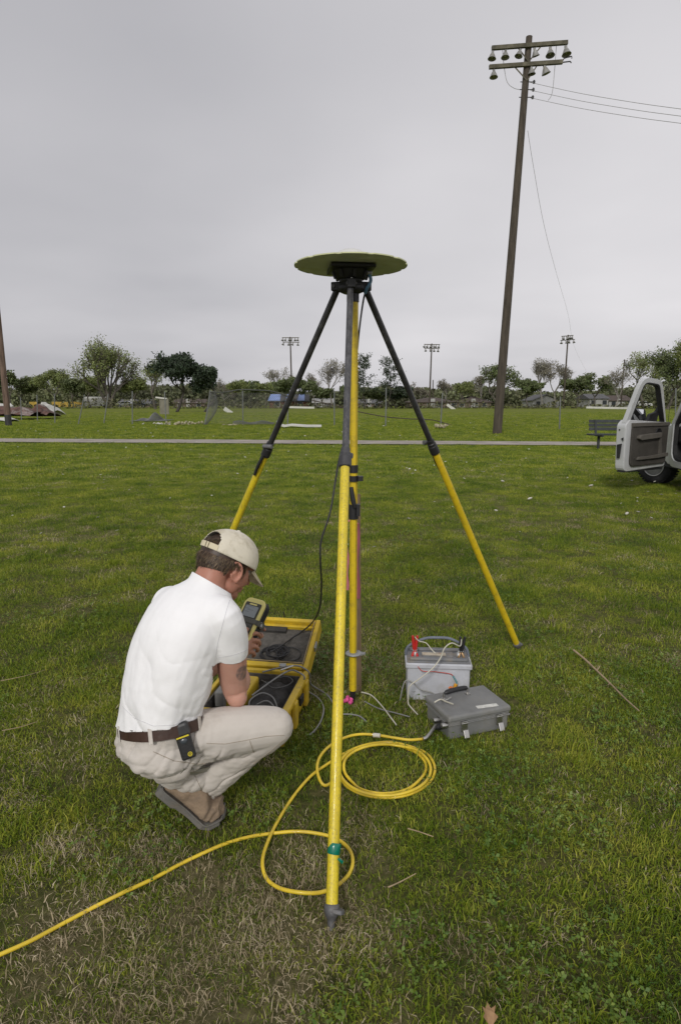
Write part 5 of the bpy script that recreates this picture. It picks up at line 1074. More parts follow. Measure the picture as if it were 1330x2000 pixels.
cable('dark_cable', [ck_(-.21, -.10, .13), ck_(-.17, -.16, .15), ck_(-.12, -.20, .145), ck_(-.07, -.16, .14), ck_(-.05, -.10, .14), ck_(-.09, -.06, .14), ck_(-.15, -.08, .135)], .0034, mat('dark cable', (.06, .06, .058), .6, .1, 9), 'loop of dark cable lying on the cloth bag in the case', 'cable')
cable('grey_cable', [ck_(-.06, -.34, .12), ck_(-.10, -.28, .14), ck_(-.16, -.26, .145), ck_(-.20, -.31, .13), ck_(-.18, -.38, .12)], .0038, gc, 'grey cable loop near the front of the open case', 'cable')
MB().tube([ck_(-.115, -.085, .185), ck_(-.060, -.045, .195)], .0045, 8).build('metal_rod', chrome, None, label='small shiny metal rod lying across the yellow case', cat='rod')
cable('ground_cable', [G(650, 1400, .03), G(672, 1395, .03), G(700, 1398, .03), G(716, 1410, .03)], .0036, gc, 'grey cable lying on the grass right of the front leg', 'cable')
cable('ground_cable', [G(706, 1352, .03), G(725, 1358, .035), G(745, 1378, .03), G(762, 1400, .03), G(774, 1416, .02)], .0034, wc, 'pale cable running from the centre pole foot across the grass', 'cable')
cable('ground_cable', [G(712, 1370, .03), G(740, 1384, .03), G(770, 1392, .03), G(800, 1400, .03)], .003, gc, 'thin grey cable lying in the grass left of the grey box', 'cable')

# ------------------------------------------------------------------ sticks, dry leaf
stick = mat('bare stick wood', (.36, .27, .17), .85, .2, 12, .4, 60)
for pts, r_0, lb in (([(1120, 1270), (1142, 1288), (1165, 1310), (1190, 1334), (1222, 1366), (1247, 1388)], .0065, 'long bare stick lying on the lawn at the right'), ([(758, 1733), (782, 1722), (812, 1706)], .0026, 'short pale stick lying right of the tripod foot'), ([(796, 1618), (820, 1625), (846, 1634)], .0025, 'thin straw stalk lying right of the hose loop'), ([(5, 1427), (40, 1420), (72, 1410)], .0022, 'thin twig lying at the left edge of the lawn'), ([(2, 1330), (50, 1320), (90, 1308)], .0017, 'thin pale stalk in the grass at the left edge')):
    P_ = [G(a, b, .045) for a, b in pts]; mb = MB().tube(spline(P_, 5), [r_0 * (1 - .5 * k / (5 * (len(pts) - 1))) for k in range(5 * (len(pts) - 1) + 1)], 7)
    if r_0 > .006: mb.tube([P_[2], P_[2] + Vector((.03, .035, .01))], .003, 5); mb.tube([P_[3], P_[3] + Vector((-.02, -.03, .006))], .0025, 5)
    mb.build('stick', stick, None, label=lb, cat='stick')
lv = G(955, 1987, .05); lf_ = MB(); pts = [(0, -.05), (.012, -.03), (.03, -.02), (.02, 0), (.028, .02), (.01, .022), (0, .055), (-.012, .02), (-.026, .018), (-.018, 0), (-.028, -.018), (-.01, -.028)]
lf_.slab([lv + Vector((a * .6, b * .5, abs(a) * .6 + b * .25)) for a, b in pts], (0, .1, 1), .0012); lf_.build('dry_leaf', mat('dry leaf', (.33, .20, .10), .8, .2, 30), None, label='curled brown dry leaf on the grass at the bottom edge', cat='leaf')
HARD += [(WM[bx.name].translation.x, WM[bx.name].translation.y, .17, .12, by), (WM[bat.name].translation.x, WM[bat.name].translation.y, .155, .08, yaw)]
cc_ = ck_(-CW / 2, -CD / 2, 0); HARD.append((cc_.x, cc_.y, CW / 2, CD / 2, cyw))
# ------------------------------------------------------------------ the crouching man
from mathutils import noise as mnoise
def organic(mb, voxel, it=6, lam=.5):
    me = bpy.data.meshes.new('tmp'); me.from_pydata(mb.v, [], mb.f); o = bpy.data.objects.new('tmp', me); COL.objects.link(o)
    md = o.modifiers.new('r', 'REMESH'); md.mode = 'VOXEL'; md.voxel_size = voxel; md.adaptivity = 0
    dg = bpy.context.evaluated_depsgraph_get(); ev = o.evaluated_get(dg); m2 = ev.to_mesh()
    V = np.empty(len(m2.vertices) * 3, np.float32); m2.vertices.foreach_get('co', V); V = V.reshape(-1, 3).astype(float)
    F = np.empty(len(m2.loops), np.int32); m2.loops.foreach_get('vertex_index', F); F = F.reshape(-1, 4)
    ev.to_mesh_clear(); bpy.data.objects.remove(o); bpy.data.meshes.remove(me)
    E = np.concatenate([F[:, [0, 1]], F[:, [1, 2]], F[:, [2, 3]], F[:, [3, 0]]]); 
    deg = np.bincount(E.ravel(), minlength=len(V)).astype(float)[:, None]
    for _ in range(it):
        for l in (lam, -lam * .92):
            s = np.zeros_like(V)
            for k in range(3): s[:, k] = np.bincount(E[:, 0], V[E[:, 1], k], len(V)) + np.bincount(E[:, 1], V[E[:, 0], k], len(V))
            V = V + l * (s / deg - V)
    return V, F
def normals(V, F):
    n = np.cross(V[F[:, 2]] - V[F[:, 0]], V[F[:, 3]] - V[F[:, 1]]); N_ = np.zeros_like(V)
    for k in range(4):
        for c in range(3): N_[:, c] += np.bincount(F[:, k], n[:, c], len(V))
    return N_ / (np.linalg.norm(N_, axis=1)[:, None] + 1e-12)
def nz3(V, M, f, seed=0, oct=2):
    M = np.array(M); Q = (V @ M.T) * f + seed * 13.7; return np.array([mnoise.fractal(Vector(q), 1.0, 2.0, oct) for q in Q])
def cap(mb, pts, r, n=14, k=5):
    # chain of capsules with interpolated radii: closed tube plus end spheres
    pts = [Vector(p) for p in pts]; S_ = spline(pts, k) if len(pts) > 2 else pts
    ts = np.linspace(0, len(pts) - 1, len(S_)); rr_ = np.interp(ts, range(len(pts)), r)
    mb.tube(S_, list(rr_), n); mb.ellipsoid(S_[0], (rr_[0],) * 3, None, n, 8); mb.ellipsoid(S_[-1], (rr_[-1],) * 3, None, n, 8); return mb
def ell_ring(c, u, v, a, b, n=28, ex=2.3):
    o = []
    for k in range(n):
        t = 2 * pi * k / n; ct, st_ = math.cos(t), math.sin(t)
        o.append(Vector(c) + u * a * math.copysign(abs(ct) ** (2 / ex), ct) + v * b * math.copysign(abs(st_) ** (2 / ex), st_))
    return o
def line_z(a, b): return np.array(b) - np.array(a)
PR = Vector((.8, -.6, 0)); PR2 = Vector((.8, -.6, .26)).normalized(); PF = Vector((.6, .8, 0)); ZU = Vector((0, 0, 1))
A0 = P(312, 1398, 1.925); N0 = P(404, 1137, 2.06); TT = (N0 - A0).normalized(); FR = TT.cross(PR).normalized(); FR = FR if FR.dot(PF) > 0 else -FR
man_base = Vector((-.56, 2.0, 0))
man = empty('person', man_base, 'crouching person in white t-shirt, pale trousers and cream cap reading a yellow handheld device', 'person')
def spine(t): return A0.lerp(N0, t) - FR * (.030 * math.sin(pi * min(1, max(0, t)) ** .9))
SEC = [(-.24, .124, .098), (-.14, .136, .106), (0, .150, .117), (.2, .155, .122), (.4, .156, .124), (.58, .158, .122), (.72, .158, .114), (.82, .150, .100), (.90, .118, .086), (.955, .080, .072), (1.0, .066, .064), (1.05, .062, .060), (1.10, .060, .058)]
def torso(mb, k=1.0, kd=1.0, lo=-9):
    rs = []
    ts = [s[0] for s in SEC]
    for t in np.linspace(max(lo, ts[0]), ts[-1], 26):
        a = np.interp(t, ts, [s[1] for s in SEC]); b = np.interp(t, ts, [s[2] for s in SEC]); uu = PR.lerp(PR2, float(np.clip(1 - t / .45, 0, 1))).normalized(); rs.append(ell_ring(spine(t) + PR * (.012 * float(np.clip(t * 1.5, 0, 1))), uu, FR, a * k, b * kd))
    mb.rings(rs)
TT2 = (TT - PR2 * TT.dot(PR2)).normalized(); FR2 = TT2.cross(PR2).normalized(); FR2 = FR2 if FR2.dot(FR) > 0 else -FR2
TTW = (TT2 - FR2 * .34).normalized(); FRW = (FR2 + TT2 * .34).normalized()
SHR = spine(.80) + PR * .150 + FR * .0 + TT * -.01; SHL = spine(.77) - PR * .118
ELR = P(459, 1345, 2.0); ELR_tip = P(463, 1362, 1.99); WRR = P(463, 1287, 2.235); ELL = P(372, 1325, 2.36); WRL = P(452, 1284, 2.40)
HC = P(442, 1106, 2.12)
ya, pa_ = math.radians(47), math.radians(27)
HF = Vector((math.sin(ya) * math.cos(pa_), math.cos(ya) * math.cos(pa_), -math.sin(pa_))); HRt = Vector((math.cos(ya), -math.sin(ya), 0)); HU = HRt.cross(HF).normalized()
HRm = Matrix((HRt, HF, HU)).transposed()
def hl(x, y, z): return HC + HRt * x + HF * y + HU * z
body = MB(); torso(body, .88, .84, .03)
WS = P(314, 1408, 1.925)
Q1, Q2, Q3 = P(314, 1428, 1.93), P(318, 1462, 1.93), P(330, 1482, 1.94)
KNR = P(537, 1419, 1.975); ANR = P(380, 1548, 2.02); KNL = P(372, 1352, 2.34); ANL = Vector((KNL.x - .03, 2.16, .11)); HPR = P(345, 1452, 1.905); HPL = P(300, 1432, 2.02)
body.ellipsoid(Q2, (.10, .09, .07), None, 16, 10); body.tube([Q2, spine(.1)], .10, 16)
cap(body, [HPR, KNR], (.066, .046)); cap(body, [KNR, ANR], (.045, .036)); cap(body, [HPL, KNL], (.066, .048)); cap(body, [KNL, ANL], (.05, .038))
# arms
cap(body, [SHR, SHR.lerp(ELR, .45) + PR * .012, SHR.lerp(ELR, .8), ELR, ELR_tip], (.052, .052, .048, .044, .036), 18)
cap(body, [ELR + (WRR - ELR) * .04, ELR.lerp(WRR, .28) + PR * .010, ELR.lerp(WRR, .7), WRR], (.044, .047, .034, .027), 18)
cap(body, [SHL, SHL.lerp(ELL, .5) - PR * .01, ELL], (.05, .048, .042)); cap(body, [ELL, ELL.lerp(WRL, .3), WRL], (.042, .043, .026))
# hands
def hand(wrist, knucks, fingers, thumb, palm_r=.0125):
    for i, k in enumerate(knucks):
        base = Vector(wrist) + (Vector(knucks[i]) - Vector(knucks[1])) * .35; cap(body, [base, base.lerp(Vector(k), .6), k], (.014, .0145, .0115), 12)
    for k in range(3):
        cap(body, [wrist, (Vector(knucks[k]) + Vector(knucks[k + 1])) / 2], (.016, palm_r), 12)
    for k, f in zip(knucks, fingers): cap(body, [k] + f, [.0112, .0092, .0082, .0068][:len(f) + 1], 12, 4)
    cap(body, [wrist] + thumb, [.015, .0145, .0110, .0085][:len(thumb) + 1], 12)
hand(WRR, [P(485, 1241, 2.30), P(489, 1252, 2.29), P(488, 1263, 2.282), P(484, 1273, 2.276)],
     [[P(498, 1237, 2.305), P(506, 1240, 2.325), P(509, 1245, 2.34)], [P(501, 1251, 2.295), P(507, 1256, 2.315), P(506, 1261, 2.33)], [P(499, 1263, 2.288), P(504, 1268, 2.305), P(502, 1272, 2.318)], [P(493, 1274, 2.282), P(497, 1279, 2.297), P(494, 1282, 2.308)]],
     [P(470, 1256, 2.27), P(474, 1240, 2.285), P(483, 1229, 2.295)])
hand(WRL, [P(486, 1238, 2.42), P(487, 1250, 2.42), P(485, 1261, 2.42), P(481, 1271, 2.42)],
     [[P(500, 1228, 2.42), P(512, 1226, 2.40), P(517, 1230, 2.375)], [P(499, 1240, 2.42), P(510, 1239, 2.40), P(512, 1243, 2.375)], [P(497, 1252, 2.42), P(505, 1250, 2.40), P(507, 1253, 2.38)], [P(492, 1262, 2.42), P(500, 1261, 2.40), P(501, 1264, 2.385)]],
     [P(462, 1262, 2.40), P(468, 1248, 2.385), P(474, 1238, 2.37)])
# head, modelled in its own frame
def he(x, y, z, a, b, c, R=None, nu=20, nv=14): body.ellipsoid(hl(x, y, z), (a, b, c), HRm if R is None else HRm @ R, nu, nv)
he(0, -.010, .028, .076, .097, .085); he(0, .030, -.022, .060, .058, .072); he(0, .062, -.092, .027, .022, .020); he(0, .040, -.085, .044, .045, .024)
for s in (-1, 1):
    he(s * .036, .056, -.028, .026, .026, .026); he(s * .050, .008, -.060, .020, .034, .030); he(s * .052, .03, -.02, .020, .04, .045)
    he(s * .026, .078, .022, .024, .016, .009); he(s * .009, .098, -.034, .009, .010, .007)
cap(body, [hl(0, .086, .010), hl(0, .100, -.012), hl(0, .112, -.030)], (.008, .0095, .0115), 12)
he(0, .088, -.056, .022, .010, .006); he(0, .086, -.068, .019, .010, .006)
for s in (-1, 1):
    ring_ = [hl(s * (.079 + .010 * max(0, -math.cos(a))), -.010 - .019 * math.cos(a) * -1 * -1 + .006 * math.sin(a) * -1, -.006 + .031 * math.sin(a)) for a in np.linspace(0, 2 * pi, 17)]
    body.tube(ring_[2:-1], .0052, 8); he(s * .077, -.006, -.010, .006, .015, .025); he(s * .082, .004, -.036, .006, .009, .010); he(s * .083, -.012, -.002, .004, .005, .015)
NK0 = spine(.93) + TT * .0
cap(body, [NK0 - TT * .03 + PR * .012, N0 + TT * .012 + PR * .008, hl(0, -.020, -.050)], (.050, .054, .057), 20); cap(body, [N0 + FR * .03, hl(0, .02, -.075)], (.045, .040), 14)
V, F = organic(body, .0036, 5)
Nn_ = normals(V, F); V = V + Nn_ * (nz3(V, np.eye(3), 60, 3, 2) * .0006)[:, None]
def skin_material():
    m = bpy.data.materials.new('sunburnt skin'); m.use_nodes = True; t = m.node_tree; b = t.nodes['Principled BSDF']; pos = N(t, 'ShaderNodeTexCoord').outputs['Object']
    b.inputs['Roughness'].default_value = .5; b.inputs['Subsurface Weight'].default_value = .12; b.inputs['Subsurface Radius'].default_value = (.8, .3, .15); b.inputs['Subsurface Scale'].default_value = .008; b.inputs['Specular IOR Level'].default_value = .4
    n1 = N(t, 'ShaderNodeTexNoise'); n1.inputs['Scale'].default_value = 14; n1.inputs['Detail'].default_value = 6; link(t, pos, n1.inputs['Vector'])
    mx = N(t, 'ShaderNodeMix', data_type='RGBA'); mx.inputs['A'].default_value = (.56, .33, .26, 1); mx.inputs['B'].default_value = (.48, .24, .175, 1); link(t, n1.outputs['Fac'], mx.inputs['Factor'])
    def blob(c, r, inner=.7):
        d = N(t, 'ShaderNodeVectorMath', operation='SUBTRACT'); link(t, pos, d.inputs[0]); d.inputs[1].default_value = tuple(Vector(c) - man_base)
        s = N(t, 'ShaderNodeVectorMath', operation='DIVIDE'); link(t, d.outputs[0], s.inputs[0]); s.inputs[1].default_value = r
        l = N(t, 'ShaderNodeVectorMath', operation='LENGTH'); link(t, s.outputs[0], l.inputs[0]); q = N(t, 'ShaderNodeMapRange'); q.inputs['From Min'].default_value = 1.0; q.inputs['From Max'].default_value = inner; link(t, l.outputs['Value'], q.inputs['Value']); return q.outputs[0]
    cur = mx.outputs['Result']
    # deeper sun tan of neck, face and hands
    for c, r, col, amt in ((HC - HU * .05, (.17, .17, .17), (.40, .18, .125, 1), .85), (P(490, 1256, 2.3), (.11, .16, .11), (.36, .17, .10, 1), .7)):
        f = M_(t, 'MULTIPLY', blob(c, r, .75), amt); k = N(t, 'ShaderNodeMix', data_type='RGBA'); k.inputs['B'].default_value = col; link(t, cur, k.inputs['A']); link(t, f, k.inputs['Factor']); cur = k.outputs['Result']
    # faded blue-grey tattoo on the upper arm: an oval with broken inner lines
    n2 = N(t, 'ShaderNodeTexNoise'); n2.inputs['Scale'].default_value = 70; n2.inputs['Detail'].default_value = 3; link(t, pos, n2.inputs['Vector'])
    r2 = N(t, 'ShaderNodeMapRange'); r2.inputs['From Min'].default_value = .40; r2.inputs['From Max'].default_value = .62; r2.inputs['To Min'].default_value = .95; r2.inputs['To Max'].default_value = .45; link(t, n2.outputs['Fac'], r2.inputs['Value'])
    f = M_(t, 'MULTIPLY', M_(t, 'MULTIPLY', blob(P(473, 1311, 1.955), (.020, .06, .036), .8), r2.outputs[0]), .8)
    k = N(t, 'ShaderNodeMix', data_type='RGBA'); k.inputs['B'].default_value = (.10, .095, .10, 1); link(t, cur, k.inputs['A']); link(t, f, k.inputs['Factor']); cur = k.outputs['Result']
    link(t, cur, b.inputs['Base Color'])
    n3 = N(t, 'ShaderNodeTexNoise'); n3.inputs['Scale'].default_value = 220; link(t, pos, n3.inputs['Vector']); bp = N(t, 'ShaderNodeBump'); bp.inputs['Strength'].default_value = .12; bp.inputs['Distance'].default_value = .003; link(t, n3.outputs['Fac'], bp.inputs['Height']); link(t, bp.outputs[0], b.inputs['Normal'])
    return m
np_mesh('body', V, F, skin_material(), man)
for s in (-1, 1): 
    e = MB().ellipsoid(hl(s * .030, .074, .006), (.0125,) * 3, HRm).build('eye', mat('eye white', (.5, .48, .46), .2, .05, 5), man); MB().ellipsoid(hl(s * .030, .0835, .005), (.006, .004, .006), HRm).build('iris', mat('iris', (.06, .04, .02), .2, .1, 5), e)
# hair
hair_m = mat('brown hair', (.105, .066, .038), .5, .35, 60, .0, island=.65); HE = (.0815, .1025, .090); HEc = (0, -.010, .026)
def hair_ok(p):
    x, y, z = p
    if z > .06: return y < -.03 and abs(x) < .062
    if y > .052: return False
    if y > .020: return (z > .030 and z < .07) or (y < .034 and z > -.030 and abs(x) > .055)
    if y > -.034: return z > .012
    lowz = -.094 + .035 * max(0, (y + .085) / .05); return z > lowz
r = np.random.default_rng(8); vs = []; fs = []
sh = MB(); NU, NV = 72, 40; grid = {}
for j in range(NV + 1):
    ph = pi * j / NV
    for i in range(NU):
        a = 2 * pi * i / NU; n_ = (math.sin(ph) * math.cos(a), math.sin(ph) * math.sin(a), math.cos(ph)); k = 1 + .02 * mnoise.noise(Vector(n_) * 9)
        # the nape: below the widest part the shell follows the neck rather than the ball
        p = [HEc[q] + HE[q] * n_[q] * k for q in range(3)]
        if p[2] < -.02 and p[1] < 0: p[1] = min(p[1], -.070 - .0 * p[2]) if p[1] < -.05 else p[1]
        grid[i, j] = tuple(p)
vv = [hl(*grid[i, j]) for j in range(NV + 1) for i in range(NU)]
ff = [(j * NU + i, (j + 1) * NU + i, (j + 1) * NU + (i + 1) % NU, j * NU + (i + 1) % NU) for j in range(NV) for i in range(NU) if hair_ok(grid[i, j]) and hair_ok(grid[(i + 1) % NU, j + 1])]
sh.add(vv, ff, True); hair = sh.build('hair', hair_m, man)
for _ in range(15000):
    n_ = r.normal(size=3); n_ /= np.linalg.norm(n_); p = [HEc[q] + HE[q] * n_[q] for q in range(3)]
    if p[2] < -.02 and p[1] < -.05: p[1] = min(p[1], -.072)
    if not hair_ok(p) or (p[2] > .028 and not (abs(p[0]) < .036 and p[1] < -.05 and p[2] < .085 and p[2] > .072)): continue
    n_v = Vector(n_); dn_ = Vector((0.0, -.35 if abs(p[0]) > .04 else -.05, -1)); dn_ = (dn_ - n_v * dn_.dot(n_v)).normalized(); dn_ = (dn_ + Vector(r.normal(size=3)) * .22).normalized(); L = .018 + .016 * r.random(); w = n_v.cross(dn_).normalized() * (.0007 + .0005 * r.random())
    q0 = Vector(p) - n_v * .001; q1 = Vector(p) + dn_ * L * .5 + n_v * .0055; q2 = Vector(p) + dn_ * L + n_v * (.001 + .004 * r.random()); i = len(vs)
    vs += [hl(*(q0 - w)), hl(*(q0 + w)), hl(*(q1 + w)), hl(*(q1 - w)), hl(*q2)]; fs += [(i, i + 1, i + 2, i + 3), (i + 3, i + 2, i + 4)]
MB().add(vs, fs, True).build('hair_strands', hair_m, man, kind='stuff')
# cap
cap_m = mat('cream cap cloth', (.72, .67, .55), .9, .07, 9, .25, 260, dirt=(.33, .27, .15), dirt_scale=13, dirt_amt=.6, sheen=.2)
CE = (.0885, .1115, .092); CEc = (0, -.002, .038)
cm_v = []; cm_f = []; NU, NV = 96, 34; CG = {}
def rimz(y): return .028 + .010 * (-(y) / .1) 
for j in range(NV + 1):
    for i in range(NU):
        a = 2 * pi * i / NU; nx_, ny_ = math.cos(a), math.sin(a); ph = (pi / 2 + .10) * j / NV
        seam = min(abs(((a - pi / 2) / (pi / 3)) % 1 - q) for q in (0, 1)); k = 1 - .010 * math.exp(-(seam / .035) ** 2) + .012 * mnoise.noise(Vector((nx_ * 3, ny_ * 3, ph * 3)))
        r_z = math.cos(ph); p = Vector((CEc[0] + CE[0] * nx_ * math.sin(ph) * k, CEc[1] + CE[1] * ny_ * math.sin(ph) * k, 0)); zr = rimz(p.y); p.z = zr + (CEc[2] + CE[2] - zr) * max(0, (r_z - math.cos(pi / 2 + .10)) / (1 - math.cos(pi / 2 + .10))) ** .93; CG[i, j] = p
cvv = [hl(*CG[i, j]) for j in range(NV + 1) for i in range(NU)]
def in_hole(p): return p.y < -.05 and (abs(p.x + .0) / .050) ** 2 + (max(0, p.z - rimz(p.y) - .018) / .048) ** 2 < 1 and p.z > rimz(p.y) + .018
cff = [(j * NU + i, (j + 1) * NU + i, (j + 1) * NU + (i + 1) % NU, j * NU + (i + 1) % NU) for j in range(NV) for i in range(NU) if not in_hole((CG[i, j] + CG[(i + 1) % NU, j + 1]) / 2)]
cap_o = MB().add(cvv, cff, True).build('cap', cap_m, man); sm = cap_o.modifiers.new('s', 'SOLIDIFY'); sm.thickness = .0022; sm.offset = 1
st_m = mat('cream cap strap', (.66, .59, .42), .9, .06, 9)
rs = []
for a in np.linspace(pi * 1.5 - .62, pi * 1.5 + .62, 22):
    c = Vector((CEc[0] + (CE[0] + .0025) * math.cos(a), CEc[1] + (CE[1] + .0025) * math.sin(a), 0)); c.z = rimz(c.y) + .001; o_ = Vector((math.cos(a), math.sin(a), 0)) * .0022; rs.append([hl(*(c - o_)), hl(*(c + o_)), hl(*(c + o_ + Vector((0, 0, .019)))), hl(*(c - o_ + Vector((0, 0, .019))))])
strap = MB().rings(rs, True, False).build('cap_strap', st_m, cap_o)
for a in (pi * 1.5 + .10, pi * 1.5 + .24): c = Vector((CEc[0] + (CE[0] + .005) * math.cos(a), CEc[1] + (CE[1] + .005) * math.sin(a), .048)); MB().box(hl(*c), (.003, .003, .022), HRm).build('strap_buckle', mat('dull brass', (.3, .26, .18), .4, .1, 9, metal=.5), strap)
MB().ellipsoid(hl(0, CEc[1], CEc[2] + CE[2] + .002), (.007, .007, .004), HRm).build('cap_button', cap_m, cap_o)
rs = []
for v in np.linspace(0, 1, 9):
    row = []
    for u in np.linspace(-1, 1, 17):
        a = pi / 2 - u * .80; bx_, by_ = CE[0] * math.cos(a) * .98, CEc[1] + CE[1] * math.sin(a) * .98
        ex = (1 - abs(u) ** 2.4) ** .5 * .074 * v; x = bx_ * (1 - .10 * v); y = by_ + ex; row.append(Vector((x, y, rimz(by_) + .001 - .62 * ex - .30 * (x * x) / .08 * (.5 + v * .6))))
    rs.append(row)
tp_ = [[hl(*(p + Vector((0, 0, .003)))) for p in row] for row in rs]; bt_ = [[hl(*p) for p in row] for row in rs]; m_ = MB(); W_ = 17
for gset, fl_ in ((tp_, False), (bt_, True)):
    vv = [p for row in gset for p in row]; fs_ = [(j * W_ + i, j * W_ + i + 1, (j + 1) * W_ + i + 1, (j + 1) * W_ + i) for j in range(8) for i in range(W_ - 1)]
    m_.add(vv, [f[::-1] if fl_ else f for f in fs_], True)
e_ = [tp_[8][i] for i in range(W_)] + [bt_[8][i] for i in range(W_)]; m_.add(e_, [(i, i + 1, W_ + i + 1, W_ + i) for i in range(W_ - 1)])
m_.build('cap_brim', mat('worn cap brim', (.52, .46, .33), .9, .08, 14, .25, 260, dirt=(.16, .13, .08), dirt_scale=32, dirt_amt=.7), cap_o)

# clothes
def cut(V, F, planes, keep_name, m, thick=.003, parent=man):
    me = bpy.data.meshes.new(keep_name); me.from_pydata(V.tolist(), [], F.tolist()); bm = bmesh.new(); bm.from_mesh(me)
    for (co, no, pred) in planes:
        co = Vector(co); no = Vector(no).normalized(); fcs = [f for f in bm.faces if pred(f.calc_center_median())]
        g = set(fcs) | {e for f in fcs for e in f.edges} | {v for f in fcs for v in f.verts}
        bmesh.ops.bisect_plane(bm, geom=list(g), plane_co=co, plane_no=no, clear_outer=True)
    bmesh.ops.delete(bm, geom=[v for v in bm.verts if not v.link_faces], context='VERTS')
    bm.to_mesh(me); bm.free(); me.transform(WM[parent.name].inverted()); me.polygons.foreach_set('use_smooth', [True] * len(me.polygons)); me.materials.append(m)
    o = bpy.data.objects.new(keep_name, me); COL.objects.link(o); o.parent = parent; WM[o.name] = WM[parent.name]
    if thick: s = o.modifiers.new('s', 'SOLIDIFY'); s.thickness = thick; s.offset = 0
    return o
shirt = MB(); torso(shirt, 1.04, 1.05)
slv = SHR.lerp(ELR, .47); slvd = (ELR - SHR).normalized()
cap(shirt, [SHR - PR * .05 + TT * .0, SHR + TT * .0, SHR.lerp(ELR, .3) + PR * .012, slv + PR * .008, slv + slvd * .05], (.075, .066, .061, .059, .060), 20)
slvl = SHL.lerp(ELL, .6); sldd = (ELL - SHL).normalized(); cap(shirt, [SHL + PR * .04, SHL, SHL.lerp(ELL, .3), slvl, slvl + sldd * .05], (.066, .060, .058, .056, .056), 18)
V, F = organic(shirt, .0052, 10)
Nn_ = normals(V, F); B_ = np.array([list(PR), list(FR), list(TT)]); Q = (V - np.array(A0)) @ B_.T; ht = Q[:, 2] / (N0 - A0).length
soft = nz3(V, B_ * np.array([[.6], [.6], [1.0]]), 7.5, 1, 2); fine = nz3(V, B_ * np.array([[1.3], [1.0], [.55]]), 15, 5, 3)
w_low = np.clip(1.1 - ht * 1.6, 0, 1)
d_ = soft * .0065 + fine * .0045 * (0.35 + w_low) 
hx = Q[:, 0]; rid = np.abs(np.sin((ht * 9 + hx * 15 + soft * 2.6))) ** .55; d_ += -(1 - rid) * .0080 * w_low * np.clip(.6 + hx * 5, .15, 1)      # drag folds towards the hem
ap = np.array(SHR.lerp(ELR, .30) - PR * .045); da_ = np.linalg.norm(V - ap, axis=1); ang = np.arctan2((V - ap) @ np.array(TT), (V - ap) @ np.array(PR)); d_ += .0042 * np.sin(ang * 7 + soft * 3) * np.exp(-(da_ / .075) ** 2) * np.clip(da_ / .03, 0, 1)
V = V + Nn_ * d_[:, None]
shirt_m = mat('white cotton', (.86, .86, .87), .9, .02, 6, .15, 420, sheen=.2)
shirt_o = cut(V, F, [(spine(-.030), -TTW, lambda c: (c - A0).dot(TT) < .10), (slv + PR * .008, slvd + Vector((-.12, 0, .0)), lambda c: (c - slv).dot(slvd) > -.06 and ((c - slv) - slvd * (c - slv).dot(slvd)).length < .085), (slvl, sldd, lambda c: (c - slvl).dot(sldd) > -.05 and ((c - slvl) - sldd * (c - slvl).dot(sldd)).length < .08), (spine(1.012), TT + FR * .22 + PR * .10, lambda c: (c - N0).length < .11)], 't_shirt', shirt_m, .0035)
for v in shirt_o.data.vertices:
    q = (man_base + v.co) - A0; hh_ = max(0.0, q.dot(TTW) + .01); v.co += TTW * (.010 * mnoise.noise(Vector(v.co) * 14) - .003) * math.exp(-hh_ / .035) * (1 if q.length < .3 else 0)
def hem_ring(c, u, v, a, b, r_, name, par, n=40):
    MB().tube([Vector(c) + u * a * math.cos(t) + v * b * math.sin(t) for t in np.linspace(0, 2 * pi, n)], r_, 8, cap=False).build(name, shirt_m, par)
# trousers
tr_ = MB(); rs = [ell_ring(WS + TTW * .016, PR2, FRW, .146, .112), ell_ring(WS, PR2, FRW, .148, .114), ell_ring(Q1, PR, FR, .154, .124), ell_ring(Q1.lerp(Q2, .5), PR, PF, .158, .135), ell_ring(Q2, PR, PF, .154, .135), ell_ring(Q3, PR, PF, .130, .115), ell_ring(Q3 - ZU * .035, PR, PF, .08, .08)]
tr_.rings(rs)
cap(tr_, [HPR, HPR.lerp(KNR, .45) + ZU * .012, KNR + Vector((-.008, 0, 0))], (.098, .084, .067), 22)
cap(tr_, [KNR, KNR.lerp(ANR, .4) + Vector((-.01, 0, .0)), ANR + (KNR - ANR) * .06, ANR - (KNR - ANR) * .16], (.064, .070, .060, .060), 22)
cap(tr_, [P(318, 1470, 1.93), P(352, 1500, 1.96), P(385, 1505, 1.99)], (.080, .074, .060), 18)
cap(tr_, [HPL, HPL.lerp(KNL, .5), KNL], (.096, .080, .066), 18); cap(tr_, [KNL, KNL.lerp(ANL, .5), ANL], (.064, .066, .058), 18)
V, F = organic(tr_, .0044, 6)
Nn_ = normals(V, F); soft = nz3(V, np.eye(3), 8, 2, 2)
ax1 = np.array((KNR - ANR).normalized()); t_ = (V - np.array(ANR)) @ ax1; side = (V - np.array(ANR)) @ np.array([0, 0, 1.0])
fine = nz3(V, np.eye(3) * np.array([.7, 1, 1.4]), 20, 4, 3)
folds = nz3(V @ np.eye(3), np.array([[1.0, .2, -.75], [0, 1, 0], [.25, 0, .35]]), 15, 9, 2)    # folds fan from the crotch and run down the calf
d_ = soft * .005 + fine * .0045 + np.sign(folds) * (np.abs(folds) ** .7) * .0060
cre = nz3(V, np.array([[.30, .1, .55], [0, .8, 0], [.95, 0, -.80]]), 11, 21, 2); d_ -= .0065 * (1 - np.minimum(1, np.abs(cre) * 2.2)) ** 3
back_knee = np.array(P(400, 1455, 1.9)); dk = np.linalg.norm((V - back_knee) * np.array([1, .6, 1]), axis=1); d_ -= .010 * np.exp(-(dk / .05) ** 2)
